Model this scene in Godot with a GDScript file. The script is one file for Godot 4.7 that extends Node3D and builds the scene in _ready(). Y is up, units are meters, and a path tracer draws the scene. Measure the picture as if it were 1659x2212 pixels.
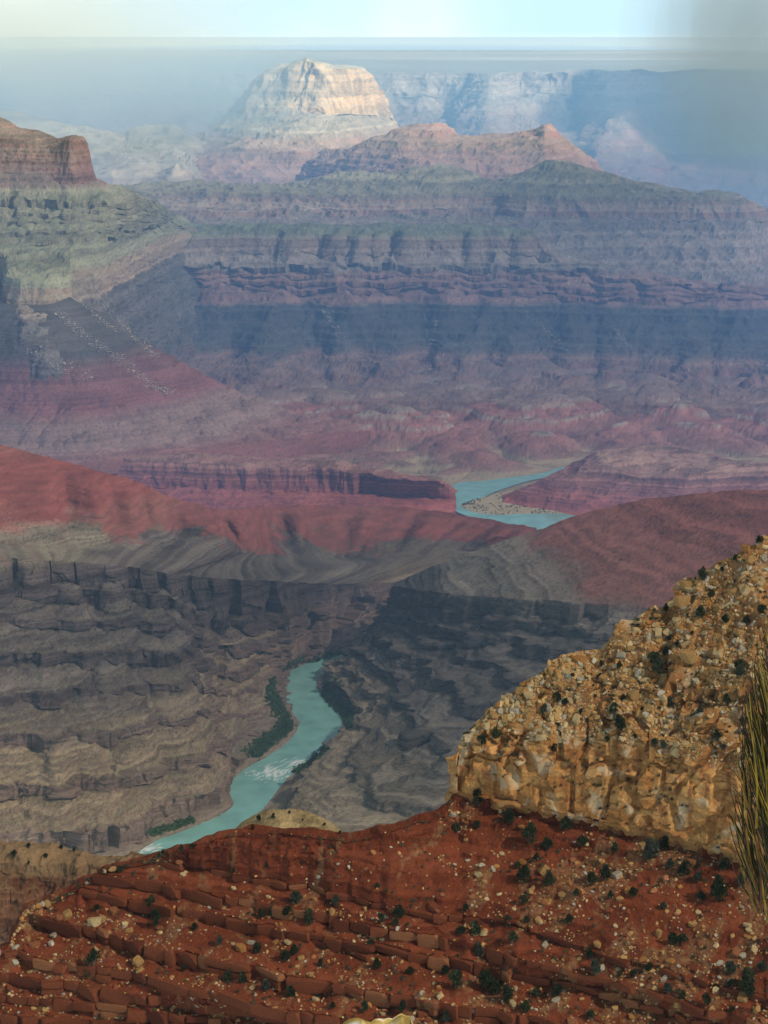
extends Node3D
# A canyon seen from its rim. Units are metres; y = 0 is the river, the eye stands 1440 m above it.
const EYE := Vector3(0, 1440, 0)
const FOCAL := 4246.0            # focal length in the survey's pixels (1659 x 2212)
const PITCH := 13.58             # degrees below level
var cp := cos(deg_to_rad(PITCH))
var sp := sin(deg_to_rad(PITCH))
var rng := RandomNumberGenerator.new()
var M := {}
var taken := {}
var tables := []
var t_start := 0

func _ready() -> void:
	t_start = Time.get_ticks_msec()
	rng.seed = 77
	setup_view()
	make_strata()
	make_materials()
	build_far()
	build_scree()
	stamp("far")
	build_valley()
	stamp("valley")
	build_gorge()
	stamp("gorge")
	build_foreground()
	stamp("foreground")
	build_rim()
	stamp("rim")
	build_mist()
	tell_apart()

func stamp(what: String) -> void:
	print(what, " ", Time.get_ticks_msec() - t_start, " ms")

func setup_view() -> void:
	var cam := Camera3D.new()
	cam.name = "camera"
	add_child(cam)
	cam.position = EYE
	cam.rotation_degrees = Vector3(-PITCH, 0, 0)
	cam.fov = 29.2
	cam.near = 0.2
	cam.far = 200000.0
	cam.current = true
	var env := Environment.new()
	env.background_mode = Environment.BG_SKY
	var sky := Sky.new()
	var pano := PanoramaSkyMaterial.new()
	pano.panorama = sky_picture()
	sky.sky_material = pano
	env.sky = sky
	env.background_energy_multiplier = 0.64
	env.tonemap_mode = Environment.TONE_MAPPER_LINEAR
	env.tonemap_exposure = 2.1
	env.sdfgi_enabled = true
	env.ssao_enabled = true
	env.ssil_enabled = true
	env.fog_enabled = true
	env.fog_density = 0.000016
	env.fog_light_color = Color(0.78, 0.91, 1.0)
	env.volumetric_fog_enabled = true
	env.volumetric_fog_density = 0.0
	var we := WorldEnvironment.new()
	we.name = "environment"
	we.environment = env
	add_child(we)
	var sun := DirectionalLight3D.new()
	sun.name = "sun"
	add_child(sun)
	sun.look_at_from_position(Vector3.ZERO, -SUN, Vector3.UP)
	sun.light_energy = 1.6
	sun.light_color = Color(1.0, 0.95, 0.87)
	sun.light_angular_distance = 1.0
	sun.shadow_enabled = true

const SUN := Vector3(0.64, 0.62, 0.36)

func sky_picture() -> ImageTexture:
	# broken cloud: pale blue-green gaps between cream and grey-white cloud, the same all round
	var w := 2048
	var h := 1024
	var n := FastNoiseLite.new()
	n.seed = 5
	n.frequency = 0.006
	n.fractal_octaves = 6
	var im := n.get_seamless_image(w, h)
	im.convert(Image.FORMAT_L8)
	var src := im.get_data()
	var out := PackedByteArray()
	out.resize(w * h * 3)
	var lut := PackedByteArray()
	lut.resize(256 * 3)
	for k in 256:
		var f := smoothstep(0.25, 0.8, k / 255.0)
		var c := Color(0.74, 0.87, 0.93).lerp(Color(0.99, 0.99, 0.95), f)
		lut[k * 3] = int(c.r * 255)
		lut[k * 3 + 1] = int(c.g * 255)
		lut[k * 3 + 2] = int(c.b * 255)
	# heavy grey cloud overhead, thinning to a bright horizon all round
	var o := 0
	for y in h:
		var up := 90.0 - 180.0 * (y + 0.5) / h
		var dim := int(256.0 * lerpf(1.0, 0.35, smoothstep(3.0, 28.0, up)))
		for x in w:
			var b := src[y * w + x] * 3
			out[o] = (lut[b] * dim) >> 8
			out[o + 1] = (lut[b + 1] * dim) >> 8
			out[o + 2] = (lut[b + 2] * dim) >> 8
			o += 3
	return ImageTexture.create_from_image(Image.create_from_data(w, h, false, Image.FORMAT_RGB8, out))

# ---------------------------------------------------------------- surveying
func ray(u: float, v: float) -> Vector3:
	var x := (u - 829.5) / FOCAL
	var y := (1106.0 - v) / FOCAL
	return Vector3(x, y * cp - sp, -y * sp - cp)

func pd(u: float, v: float, d: float) -> Vector3:      # bearing and dip, at a distance over the ground
	var r := ray(u, v)
	return EYE + r * (d / sqrt(r.x * r.x + r.z * r.z))

func py(u: float, v: float, y: float) -> Vector3:      # bearing and dip, at a height
	var r := ray(u, v)
	return EYE + r * ((y - EYE.y) / r.y)

func uv_of(p: Vector3) -> Vector2:
	var q := p - EYE
	var z := -(q.y * sp) - q.z * cp
	var yy := q.y * cp - q.z * sp
	return Vector2(829.5 + FOCAL * q.x / z, 1106.0 - FOCAL * yy / z)

func at_u(pts: Array, u: float) -> Array:              # a surveyed line [u, v, value, u, v, value ...] read at u
	var n := pts.size() / 3
	if u <= pts[0]:
		return [pts[1], pts[2]]
	for k in n - 1:
		var a: float = pts[k * 3]
		var b: float = pts[k * 3 + 3]
		if u <= b:
			var t := (u - a) / maxf(b - a, 0.001)
			return [lerpf(pts[k * 3 + 1], pts[k * 3 + 4], t), lerpf(pts[k * 3 + 2], pts[k * 3 + 5], t)]
	return [pts[n * 3 - 2], pts[n * 3 - 1]]

func line_d(us: Array, pts: Array) -> Array:
	var out := []
	for u in us:
		var a := at_u(pts, u)
		out.append(pd(u, a[0], a[1]))
	return out

func line_y(us: Array, pts: Array) -> Array:
	var out := []
	for u in us:
		var a := at_u(pts, u)
		out.append(py(u, a[0], a[1]))
	return out

func weave(row: Array, amp: float, size: float, s: int) -> Array:   # push a line out and back along the sight lines, into spurs and alcoves
	var n := noise(s, size, 2)
	var out := []
	for p: Vector3 in row:
		var w := uv_of(p)
		var d := Vector2(p.x, p.z).length()
		out.append(EYE + (p - EYE) * (1.0 + amp * n.get_noise_1d(w.x) / d))
	return out

func steps_of(a: int, b: int, by: int) -> Array:
	var out := []
	while a <= b:
		out.append(a)
		a += by
	return out

func picker(sheets: Array) -> Dictionary:      # which point of the land stands at each bearing and dip
	var out := {}
	for s in sheets:
		for p: Vector3 in s.pos:
			var w := uv_of(p)
			var k := int(w.x / 4.0 + 100.0) * 1000 + int(w.y / 4.0)
			if not out.has(k) or out[k].z < p.z:
				out[k] = p
	return out

func picked(from: Dictionary, u: float, v: float) -> Vector3:
	return from.get(int(u / 4.0 + 100.0) * 1000 + int(v / 4.0), Vector3.ZERO)

func denser(row: Array, times: int) -> Array:
	var c := PackedInt32Array()
	c.resize(row.size() - 1)
	c.fill(times)
	return Array(spline(row, c))

func moved(row: Array, by: Vector3) -> Array:
	var out := []
	for p in row:
		out.append(p + by)
	return out

func back_of(row: Array, away: float, down: float) -> Array:   # the hidden far side of a crest
	var out := []
	for p: Vector3 in row:
		var d := Vector3(p.x - EYE.x, 0, p.z - EYE.z).normalized()
		out.append(p + d * away + Vector3(0, -down, 0))
	return out

func between(a: Array, b: Array, t: float, ty: float) -> Array:   # over the ground by t, down by ty
	var out := []
	for k in a.size():
		var p: Vector3 = a[k].lerp(b[k], t)
		p.y = lerpf(a[k].y, b[k].y, ty)
		out.append(p)
	return out

# ---------------------------------------------------------------- rock beds
func make_strata() -> void:
	# every metre of the column: where erosion leaves it, how sheer it is, and the bed's own tone
	# first the slope-forming beds, then the cliff-forming ones
	for q in 2:
		var r := RandomNumberGenerator.new()
		r.seed = 4021 + q
		var ty := PackedFloat32Array()
		var tc := PackedFloat32Array()
		var tt := PackedFloat32Array()
		ty.resize(1700)
		tc.resize(1700)
		tt.resize(1700)
		var y := -100.0
		var k := 0
		while k < 1700:
			var thick := r.randf_range(7.0, 26.0)
			if r.randf() < 0.18:
				thick = r.randf_range(28.0, 46.0)
			var bench := r.randf_range(0.5, 0.78) if q == 0 else r.randf_range(0.3, 0.62)
			var tone := r.randf_range(-1.0, 1.0)
			var n := int(thick)
			for m in n:
				if k >= 1700:
					break
				var f := (m + 0.5) / n
				var s: float
				if f < bench:
					s = 0.18 * f / bench
				else:
					s = 0.18 + 0.82 * smoothstep(0.0, 1.0, (f - bench) / (1.0 - bench))
				ty[k] = y + s * n
				tc[k] = smoothstep(bench - 0.1, bench + 0.15, f)
				tt[k] = tone + r.randf_range(-0.3, 0.3)
				k += 1
			y += n
		tables.append([ty, tc, tt])

func noise(s: int, size: float, octaves := 4, kind := FastNoiseLite.FRACTAL_FBM, type := FastNoiseLite.TYPE_SIMPLEX_SMOOTH) -> FastNoiseLite:
	var n := FastNoiseLite.new()
	n.seed = s
	n.noise_type = type
	n.frequency = 1.0 / size
	n.fractal_type = kind
	n.fractal_octaves = octaves
	return n

# ---------------------------------------------------------------- naming
func numbered(called: String) -> String:
	if not taken.has(called):
		taken[called] = 0
		return called
	taken[called] += 1
	return "%s_%03d" % [called, taken[called]]

func ground(called: String, mesh: Mesh, mat: Material, label := "") -> MeshInstance3D:
	var o := MeshInstance3D.new()
	o.name = numbered(called)
	o.mesh = mesh
	o.material_override = mat
	o.set_meta("kind", "structure")
	if label:
		o.set_meta("label", label)
	add_child(o)
	return o

func tag(o: Node, label: String, category: String, group := "", kind := "") -> void:
	o.set_meta("label", label)
	o.set_meta("category", category)
	if group:
		o.set_meta("group", group)
	if kind:
		o.set_meta("kind", kind)

var alike := {}

func tag_alike(o: Node, label: String, category: String, group: String, u: float) -> void:
	tag(o, label, category, group)
	if not alike.has(label):
		alike[label] = []
	alike[label].append([u, o])

func tell_apart() -> void:
	# things of one look in one place are told apart by their order across the picture
	var count := ["leftmost", "second from left", "third from left", "fourth from left", "fifth from left", "sixth from left", "seventh from left", "eighth from left", "ninth from left", "tenth from left", "eleventh from left", "twelfth from left", "thirteenth from left", "fourteenth from left", "fifteenth from left", "sixteenth from left", "seventeenth from left", "eighteenth from left", "nineteenth from left", "twentieth from left"]
	for label in alike:
		var many: Array = alike[label]
		if many.size() < 2:
			continue
		many.sort_custom(func(a, b): return a[0] < b[0])
		for k in many.size():
			var place: String = "rightmost" if k == many.size() - 1 else count[mini(k, count.size() - 1)]
			many[k][1].set_meta("label", "%s, %s" % [label, place])

# ---------------------------------------------------------------- land
func spline(row: Array, counts: PackedInt32Array) -> PackedVector3Array:
	var out := PackedVector3Array()
	var n := row.size()
	for k in n - 1:
		var p0: Vector3 = row[maxi(k - 1, 0)]
		var p1: Vector3 = row[k]
		var p2: Vector3 = row[k + 1]
		var p3: Vector3 = row[mini(k + 2, n - 1)]
		var l01 := maxf((p1 - p0).length(), 0.01)
		var l12 := maxf((p2 - p1).length(), 0.01)
		var l23 := maxf((p3 - p2).length(), 0.01)
		var m1 := (p2 - p1) if k == 0 else ((p1 - p0) / l01 * l12 + (p2 - p1)) * 0.5
		var m2 := (p2 - p1) if k == n - 2 else ((p3 - p2) / l23 * l12 + (p2 - p1)) * 0.5
		var c := counts[k]
		for j in c:
			var t := float(j) / c
			var t2 := t * t
			var t3 := t2 * t
			out.append(p1 * (2 * t3 - 3 * t2 + 1) + m1 * (t3 - 2 * t2 + t) + p2 * (-2 * t3 + 3 * t2) + m2 * (t3 - t2))
	out.append(row[n - 1])
	return out

# rows: surveyed lines from the back of a landform to its foot. weights: how freely each line may be worn.
# o: du, dv steps; gully, gully_size, flute, flute_size, stair (0..1), pal [[y, rock, scree] ...], grain
func land(called: String, rows: Array, weights: Array, o: Dictionary, label := "") -> Dictionary:
	var du: float = o.get("du", 3.3)
	var dv: float = o.get("dv", 3.1)
	var s: int = o.get("seed", 1)
	var nc: int = rows[0].size()
	var counts := PackedInt32Array()
	for k in nc - 1:
		var longest := 1.0
		for r in range(o.get("skip", 1), rows.size()):
			longest = maxf(longest, (uv_of(rows[r][k + 1]) - uv_of(rows[r][k])).length())
		counts.append(clampi(int(ceil(longest / du)), 1, 400))
	var lines := []
	for r in rows:
		lines.append(spline(r, counts))
	var nu: int = lines[0].size()
	var gn := noise(s * 7 + 1, o.get("gully_size", 500.0), o.get("gully_octaves", 5), FastNoiseLite.FRACTAL_RIDGED)
	var wn := noise(s * 7 + 2, o.get("flute_size", 120.0), 4, FastNoiseLite.FRACTAL_RIDGED)
	var cn := noise(s * 7 + 3, o.get("patch_size", 160.0), 4)
	var stair_y: PackedFloat32Array = tables[o.get("beds", 0)][0]
	var stair_c: PackedFloat32Array = tables[o.get("beds", 0)][1]
	var stair_t: PackedFloat32Array = tables[o.get("beds", 0)][2]
	var rough: float = o.get("rough", 0.0)
	var rn := noise(s * 7 + 8, o.get("rough_size", 26.0), 3)
	var scrub: float = o.get("scrub", 0.0)
	var hn := noise(s * 7 + 5, o.get("hold_size", 260.0) * minf(o.get("stair_scale", 1.0), 1.0), 2)
	var ga: float = o.get("gully", 30.0)
	var fa: float = o.get("flute", 20.0)
	var fy: float = o.get("flute_y", 0.22)
	var sa: float = o.get("stair", 0.8)
	var scl: float = o.get("stair_scale", 1.0)
	var sa2: float = o.get("stair2", 0.0)
	var scl2: float = o.get("stair2_scale", scl * 0.27)
	var soff: float = o.get("stair_shift", 0.0)
	var grain: float = o.get("grain", 0.16)
	var bands: float = o.get("bands", 0.22)
	var warp: float = o.get("warp", 6.0 * scl)
	var pal_warp: float = o.get("pal_warp", 14.0)
	var block: float = o.get("block", 0.0)
	var bn := noise(s * 7 + 4, o.get("block_size", 30.0), 1, FastNoiseLite.FRACTAL_NONE, FastNoiseLite.TYPE_CELLULAR)
	bn.cellular_return_type = FastNoiseLite.RETURN_CELL_VALUE
	var crack: float = o.get("crack", 0.0)
	var kn := noise(s * 7 + 6, o.get("crack_size", 9.0), 1, FastNoiseLite.FRACTAL_NONE, FastNoiseLite.TYPE_CELLULAR)
	kn.cellular_return_type = FastNoiseLite.RETURN_DISTANCE2_SUB
	var bbase: float = o.get("block_base", 0.05)
	var bflat: float = o.get("block_flat", 1.8)
	var pal: Array = o["pal"]
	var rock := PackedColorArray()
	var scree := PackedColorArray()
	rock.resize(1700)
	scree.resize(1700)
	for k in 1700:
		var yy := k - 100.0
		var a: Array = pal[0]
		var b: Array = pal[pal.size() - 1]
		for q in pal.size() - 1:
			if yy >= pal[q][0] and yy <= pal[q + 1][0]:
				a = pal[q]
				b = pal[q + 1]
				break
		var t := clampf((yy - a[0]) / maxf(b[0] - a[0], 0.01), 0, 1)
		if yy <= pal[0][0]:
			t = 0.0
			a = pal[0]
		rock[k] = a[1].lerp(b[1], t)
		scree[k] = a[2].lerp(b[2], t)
	var pos := PackedVector3Array()
	var col := PackedColorArray()
	var nv := 0
	var rr := RandomNumberGenerator.new()
	rr.seed = s * 131
	var last := rows.size() - 2
	var starts := []
	for r in rows.size() - 1:
		starts.append(nv)
		var A: PackedVector3Array = lines[r]
		var B: PackedVector3Array = lines[r + 1]
		var tall := 0.0
		for i in range(0, nu, 6):
			tall = maxf(tall, (uv_of(B[i]) - uv_of(A[i])).length())
		var steps := clampi(int(ceil(tall / dv)), 1, 260)
		if r < o.get("skip", 1):
			steps = mini(steps, 4)
		var nh := PackedVector3Array()
		var st := PackedFloat32Array()
		nh.resize(nu)
		st.resize(nu)
		for i in nu:
			var n := (A[mini(i + 1, nu - 1)] - A[maxi(i - 1, 0)]).cross(B[i] - A[i])
			if n.length() < 0.0001:
				n = Vector3(0, 1, 0.01)
			n = n.normalized()
			if n.y < 0:
				n = -n
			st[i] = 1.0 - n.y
			var h := Vector3(n.x, 0, n.z)
			nh[i] = h.normalized() if h.length() > 0.02 else Vector3(0, 0, 1)
		var wa: float = weights[r]
		var wb: float = weights[r + 1]
		for j in range(0, steps + (1 if r == last else 0)):
			var t := float(j) / steps
			var w := lerpf(wa, wb, t)
			for i in nu:
				var p := A[i].lerp(B[i], t)
				var steep := st[i]
				var g := gn.get_noise_2d(p.x, p.z)
				var y := p.y + ga * w * g * (1.0 - steep * 0.6)
				var q := cn.get_noise_3d(p.x, p.y * 2.0, p.z)
				var ys := (y + q * warp + soff) / scl
				var lot := floorf((ys + 100.0) / 1600.0) * 1600.0
				ys += 100.0 - lot
				var k := clampi(int(ys), 0, 1698)
				var fr := clampf(ys - k, 0.0, 1.0)
				var y2 := (lerpf(stair_y[k], stair_y[k + 1], fr) + lot) * scl - soff - q * warp
				var bed := 0.0
				var hold := clampf(0.75 + 0.9 * hn.get_noise_3d(p.x, y * 4.0, p.z), 0.15, 1.0)
				p.y = lerpf(y, y2, sa * w * hold)
				if sa2 > 0.0:
					var y3 := (p.y + soff) / scl2
					lot = floorf((y3 + 100.0) / 1600.0) * 1600.0
					y3 += 100.0 - lot
					var k3 := clampi(int(y3), 0, 1698)
					y3 = (lerpf(stair_y[k3], stair_y[k3 + 1], clampf(y3 - k3, 0.0, 1.0)) + lot) * scl2 - soff
					p.y = lerpf(p.y, y3, sa2 * w * (1.15 - hold))
					bed = stair_t[k3]
				if rough > 0.0:
					p.y += rough * w * rn.get_noise_3d(p.x, p.y, p.z)
				var f := wn.get_noise_3d(p.x, y * fy, p.z) * fa * w * (0.12 + steep)
				if block > 0.0:
					f += bn.get_noise_3d(p.x, p.y * bflat, p.z) * block * w * (bbase + steep)
				if crack > 0.0 and steep > 0.3:
					f -= crack * w * smoothstep(-0.80, -0.98, kn.get_noise_3d(p.x, p.y * 0.45, p.z))
				p += nh[i] * f
				pos.append(p)
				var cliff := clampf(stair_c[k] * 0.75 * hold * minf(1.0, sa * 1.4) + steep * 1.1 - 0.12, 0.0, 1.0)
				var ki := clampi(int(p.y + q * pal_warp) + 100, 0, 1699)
				var c := scree[ki].lerp(rock[ki], cliff)  # rock colour on steep faces; in the gorge it also paints their shade
				var m := 1.0 + (stair_t[k] + bed * 0.7) * bands + q * 0.3 + rr.randf_range(-grain, grain)
				if scrub > 0.0 and rr.randf() < scrub:
					m *= 0.55
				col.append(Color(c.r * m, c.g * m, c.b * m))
			nv += 1
	var idx := PackedInt32Array()
	idx.resize((nu - 1) * (nv - 1) * 6)
	var e := 0
	for j in nv - 1:
		var base := j * nu
		for i in nu - 1:
			var a := base + i
			idx[e] = a
			idx[e + 1] = a + 1
			idx[e + 2] = a + nu
			idx[e + 3] = a + 1
			idx[e + 4] = a + nu + 1
			idx[e + 5] = a + nu
			e += 6
	var made := {"pos": pos, "col": col, "idx": idx, "nu": nu, "nv": nv, "starts": starts}
	if o.has("tint"):
		o["tint"].call(made)
	var am := ArrayMesh.new()
	var ar := []
	ar.resize(Mesh.ARRAY_MAX)
	ar[Mesh.ARRAY_VERTEX] = pos
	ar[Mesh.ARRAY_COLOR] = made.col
	ar[Mesh.ARRAY_INDEX] = idx
	am.add_surface_from_arrays(Mesh.PRIMITIVE_TRIANGLES, ar)
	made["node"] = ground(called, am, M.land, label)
	made["tris"] = idx.size() / 3
	print("  ", called, " ", nu, " x ", nv, " tris ", idx.size() / 3)
	return made

func make_materials() -> void:
	var m := StandardMaterial3D.new()
	m.vertex_color_use_as_albedo = true
	m.roughness = 1.0
	m.metallic_specular = 0.1
	M.land = m

# ---------------------------------------------------------------- the far side
const RED_R := Color(0.30, 0.13, 0.09)
const RED_S := Color(0.30, 0.20, 0.15)
const CREAM_R := Color(0.58, 0.41, 0.24)
const CREAM_S := Color(0.42, 0.36, 0.26)
const GREEN_R := Color(0.25, 0.20, 0.15)
const GREEN_S := Color(0.23, 0.23, 0.15)

func build_far() -> void:
	# the desert plateau beyond the far rim
	var us := [-500, -200, 100, 400, 700, 1000, 1300, 1600, 1900, 2200]
	var rows := []
	for d in [56000.0, 50000.0, 44000.0, 38000.0, 32000.0, 27000.0, 22500.0, 19500.0, 18900.0]:
		var row := []
		for u in us:
			var r := ray(u, 100)
			r.y = 0
			r = r.normalized()
			row.append(Vector3(r.x * d, 1090.0 if d > 19000.0 else 1075.0, r.z * d))
		rows.append(row)
	land("far_plateau", rows, [1, 1, 1, 1, 1, 1, 1, 0.6, 0.3], {"du": 9.0, "dv": 0.6, "skip": 0, "gully": 6.0, "gully_size": 2500.0, "flute": 0.0, "stair": 0.0, "patch_size": 5000.0, "grain": 0.05, "seed": 3,
		"tint": tint_plateau, "pal": [[0, GREEN_R, Color(0.28, 0.27, 0.2)], [1200, GREEN_R, Color(0.28, 0.27, 0.2)]]})
	# the far canyon wall with its two sunlit buttresses
	us = [-250, -120, 0, 40, 90, 200, 320, 430, 550, 700, 830, 900, 960, 1000, 1030, 1055, 1085, 1120, 1170, 1210, 1250, 1285, 1310, 1345, 1390, 1460, 1560, 1700, 1900]
	var rim := line_d(us, [-250, 156, 18900, 0, 156, 18900, 40, 156, 18500, 90, 156, 18900, 300, 156, 19000, 830, 160, 18900, 1000, 159, 18900, 1055, 160, 18450, 1120, 158, 18900, 1285, 154, 18700, 1310, 153, 18400, 1360, 153, 18700, 1560, 150, 18900, 1900, 150, 19000])
	var edge := line_d(us, [-250, 166, 18850, 0, 166, 18850, 40, 166, 18400, 90, 166, 18850, 830, 168, 18850, 1000, 167, 18850, 1030, 170, 18400, 1055, 172, 18150, 1085, 170, 18400, 1120, 166, 18850, 1285, 162, 18500, 1310, 164, 18150, 1345, 164, 18500, 1390, 161, 18850, 1900, 160, 18950])
	var cliff := line_d(us, [-250, 215, 18700, 0, 215, 18600, 40, 225, 17900, 90, 218, 18600, 830, 215, 18650, 980, 214, 18600, 1015, 208, 18050, 1050, 205, 17700, 1085, 214, 17900, 1120, 215, 18500, 1250, 208, 18500, 1300, 205, 17900, 1335, 212, 17800, 1390, 210, 18500, 1900, 210, 18700])
	var mid := line_d(us, [-250, 262, 18200, 0, 262, 18200, 40, 262, 17300, 90, 262, 18200, 830, 262, 18250, 960, 262, 18100, 1005, 250, 17400, 1060, 248, 17100, 1100, 258, 17200, 1150, 262, 18000, 1250, 258, 18100, 1300, 252, 17400, 1350, 254, 17200, 1390, 256, 17700, 1460, 260, 18100, 1900, 258, 18300])
	var foot := line_d(us, [-250, 330, 17400, 900, 330, 17400, 990, 300, 16700, 1060, 292, 16400, 1120, 296, 16500, 1180, 325, 17200, 1300, 318, 16600, 1390, 322, 16700, 1460, 330, 17200, 1900, 330, 17400])
	var toe := line_d(us, [-250, 460, 15600, 1900, 460, 15600])
	land("far_canyon_wall", [back_of(rim, 60, 40), rim, edge, cliff, mid, foot, toe], [0, 0.5, 1, 1, 1, 1, 1], {"seed": 5, "gully": 70.0, "gully_size": 900.0, "flute": 150.0, "flute_size": 420.0, "stair": 0.6, "stair_scale": 2.0,
		"pal": [[0, RED_R, RED_S], [600, RED_R, RED_S], [820, Color(0.40, 0.24, 0.16), Color(0.36, 0.28, 0.2)], [900, Color(0.42, 0.32, 0.23), Color(0.36, 0.31, 0.23)], [1200, Color(0.42, 0.32, 0.23), Color(0.36, 0.31, 0.23)]]})
	# the tall butte in the sun
	us = [380, 440, 500, 540, 560, 585, 620, 642, 665, 690, 720, 750, 775, 795, 806, 818, 834, 852, 880, 930]
	rim = line_d(us, [380, 305, 14300, 440, 285, 14400, 500, 235, 14500, 540, 190, 14600, 556, 162, 14600, 585, 148, 14550, 620, 141, 14500, 640, 132, 14450, 665, 129, 14450, 690, 133, 14450, 720, 141, 14500, 750, 143, 14550, 775, 147, 14650, 795, 157, 14800, 806, 180, 14900, 818, 200, 15000, 834, 236, 15100, 852, 266, 15100, 880, 285, 15000, 930, 320, 15000])
	edge = line_d(us, [380, 308, 14250, 440, 292, 14300, 500, 246, 14350, 540, 205, 14350, 556, 178, 14350, 585, 162, 14300, 620, 152, 14250, 640, 142, 14200, 665, 138, 14150, 690, 142, 14100, 720, 149, 14150, 750, 152, 14300, 775, 157, 14450, 795, 168, 14650, 806, 190, 14750, 818, 212, 14900, 834, 245, 15000, 852, 272, 15000, 880, 290, 14900, 930, 325, 14900])
	cliff = line_d(us, [380, 318, 14100, 440, 310, 14100, 500, 285, 14050, 540, 262, 14050, 585, 245, 14000, 620, 240, 13950, 665, 243, 13900, 690, 243, 13880, 720, 246, 13980, 750, 250, 14100, 795, 254, 14450, 818, 256, 14700, 834, 260, 14850, 852, 280, 14850, 880, 298, 14700, 930, 330, 14700])
	mid = line_d(us, [380, 330, 13800, 440, 326, 13750, 500, 308, 13650, 540, 295, 13600, 585, 282, 13500, 620, 276, 13450, 665, 276, 13400, 690, 280, 13400, 720, 278, 13500, 750, 276, 13650, 795, 275, 14050, 834, 276, 14350, 880, 305, 14400, 930, 335, 14400])
	foot = line_d(us, [380, 345, 13400, 440, 342, 13300, 500, 330, 13150, 540, 322, 13050, 620, 317, 12950, 665, 318, 12900, 720, 318, 13000, 795, 315, 13500, 834, 315, 13900, 930, 345, 14000])
	var shelf := line_d(us, [380, 350, 13000, 480, 338, 12700, 560, 334, 12600, 640, 330, 12500, 740, 342, 12600, 930, 360, 13200])
	toe = line_d(us, [380, 372, 12600, 560, 365, 12400, 740, 372, 12400, 930, 390, 12900])
	var end := line_d(us, [380, 450, 11900, 930, 450, 11900])
	land("sunlit_butte", [back_of(rim, 900, 500), rim, edge, cliff, mid, foot, shelf, toe, end], [0.3, 0.6, 1, 1, 1, 1, 0.7, 1, 1], {"seed": 8, "gully": 45.0, "gully_size": 600.0, "flute": 90.0, "flute_size": 260.0, "flute_y": 0.12, "stair": 0.5, "stair_scale": 1.6, "du": 2.0, "dv": 2.2,
		"pal": [[0, RED_R, RED_S], [620, Color(0.33, 0.15, 0.10), Color(0.33, 0.22, 0.16)], [770, Color(0.40, 0.2, 0.13), Color(0.36, 0.25, 0.18)], [830, CREAM_R, CREAM_S], [1000, Color(0.64, 0.42, 0.20), CREAM_S], [1400, Color(0.64, 0.43, 0.22), Color(0.4, 0.38, 0.26)]]})
	# pale hills in the mist on the left
	us = [-200, -60, 30, 90, 150, 190, 240, 290, 340, 375, 410, 440, 480, 530]
	rim = line_d(us, [-200, 240, 13600, 30, 244, 13500, 90, 254, 13400, 150, 265, 13300, 190, 275, 13200, 240, 292, 13200, 290, 278, 13800, 330, 271, 14000, 375, 276, 13900, 420, 300, 13600, 480, 330, 14600, 530, 350, 15400])
	edge = line_d(us, [-200, 252, 13450, 30, 258, 13350, 90, 266, 13250, 150, 276, 13150, 240, 302, 13000, 290, 290, 13600, 330, 281, 13800, 375, 286, 13700, 420, 315, 13500, 480, 340, 14500, 530, 360, 15300])
	cliff = line_d(us, [-200, 290, 13200, 30, 292, 13000, 90, 300, 12900, 150, 310, 12800, 240, 330, 12700, 330, 318, 13200, 420, 340, 13300, 530, 370, 15000])
	foot = line_d(us, [-200, 360, 12000, 90, 370, 11900, 190, 376, 11800, 260, 388, 11600, 330, 386, 11700, 395, 372, 11600, 425, 384, 12200, 530, 398, 14500])
	end = line_d(us, [-200, 470, 10800, 425, 470, 11400, 530, 470, 13500])
	land("pale_hills", [back_of(rim, 600, 300), rim, edge, cliff, foot, end], [0.3, 0.6, 1, 1, 1, 1], {"seed": 11, "gully": 60.0, "gully_octaves": 3, "gully_size": 800.0, "flute": 40.0, "flute_size": 240.0, "stair": 0.5, "stair_scale": 1.4,
		"pal": [[0, Color(0.34, 0.26, 0.19), Color(0.34, 0.30, 0.22)], [1200, Color(0.38, 0.30, 0.21), Color(0.35, 0.31, 0.23)]]})
	# low red ridge with two summits
	us = [600, 660, 700, 740, 800, 850, 880, 905, 940, 965, 990, 1040, 1100, 1140, 1162, 1176, 1190, 1206, 1240, 1270, 1300, 1340, 1400, 1500]
	rim = line_d(us, [600, 345, 13900, 660, 336, 13000, 700, 328, 12600, 740, 325, 12300, 800, 300, 12200, 850, 285, 12150, 880, 274, 12100, 905, 266, 12050, 940, 266, 12050, 965, 277, 12100, 990, 292, 12150, 1040, 294, 12150, 1100, 291, 12150, 1140, 286, 12100, 1162, 276, 12050, 1176, 269, 12000, 1190, 274, 12050, 1206, 289, 12100, 1240, 318, 12200, 1270, 342, 12250, 1300, 372, 12300, 1340, 392, 12400, 1500, 420, 12600])
	edge = line_d(us, [600, 350, 13800, 660, 342, 12900, 700, 337, 12450, 800, 312, 12000, 880, 292, 11900, 940, 288, 11850, 990, 302, 11950, 1100, 301, 11950, 1162, 292, 11850, 1176, 287, 11800, 1206, 300, 11900, 1240, 328, 12000, 1300, 380, 12150, 1500, 426, 12500])
	cliff = line_d(us, [600, 362, 13700, 660, 356, 12600, 700, 352, 12100, 880, 330, 11550, 1100, 328, 11500, 1176, 322, 11450, 1240, 338, 11650, 1300, 388, 11900, 1500, 432, 12300])
	foot = line_d(us, [600, 390, 13500, 660, 382, 12200, 880, 368, 11250, 1100, 365, 11200, 1240, 372, 11250, 1300, 398, 11500, 1500, 440, 12000])
	end = line_d(us, [600, 450, 13000, 660, 445, 11700, 760, 440, 10900, 1240, 430, 10800, 1500, 470, 11200])
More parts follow.
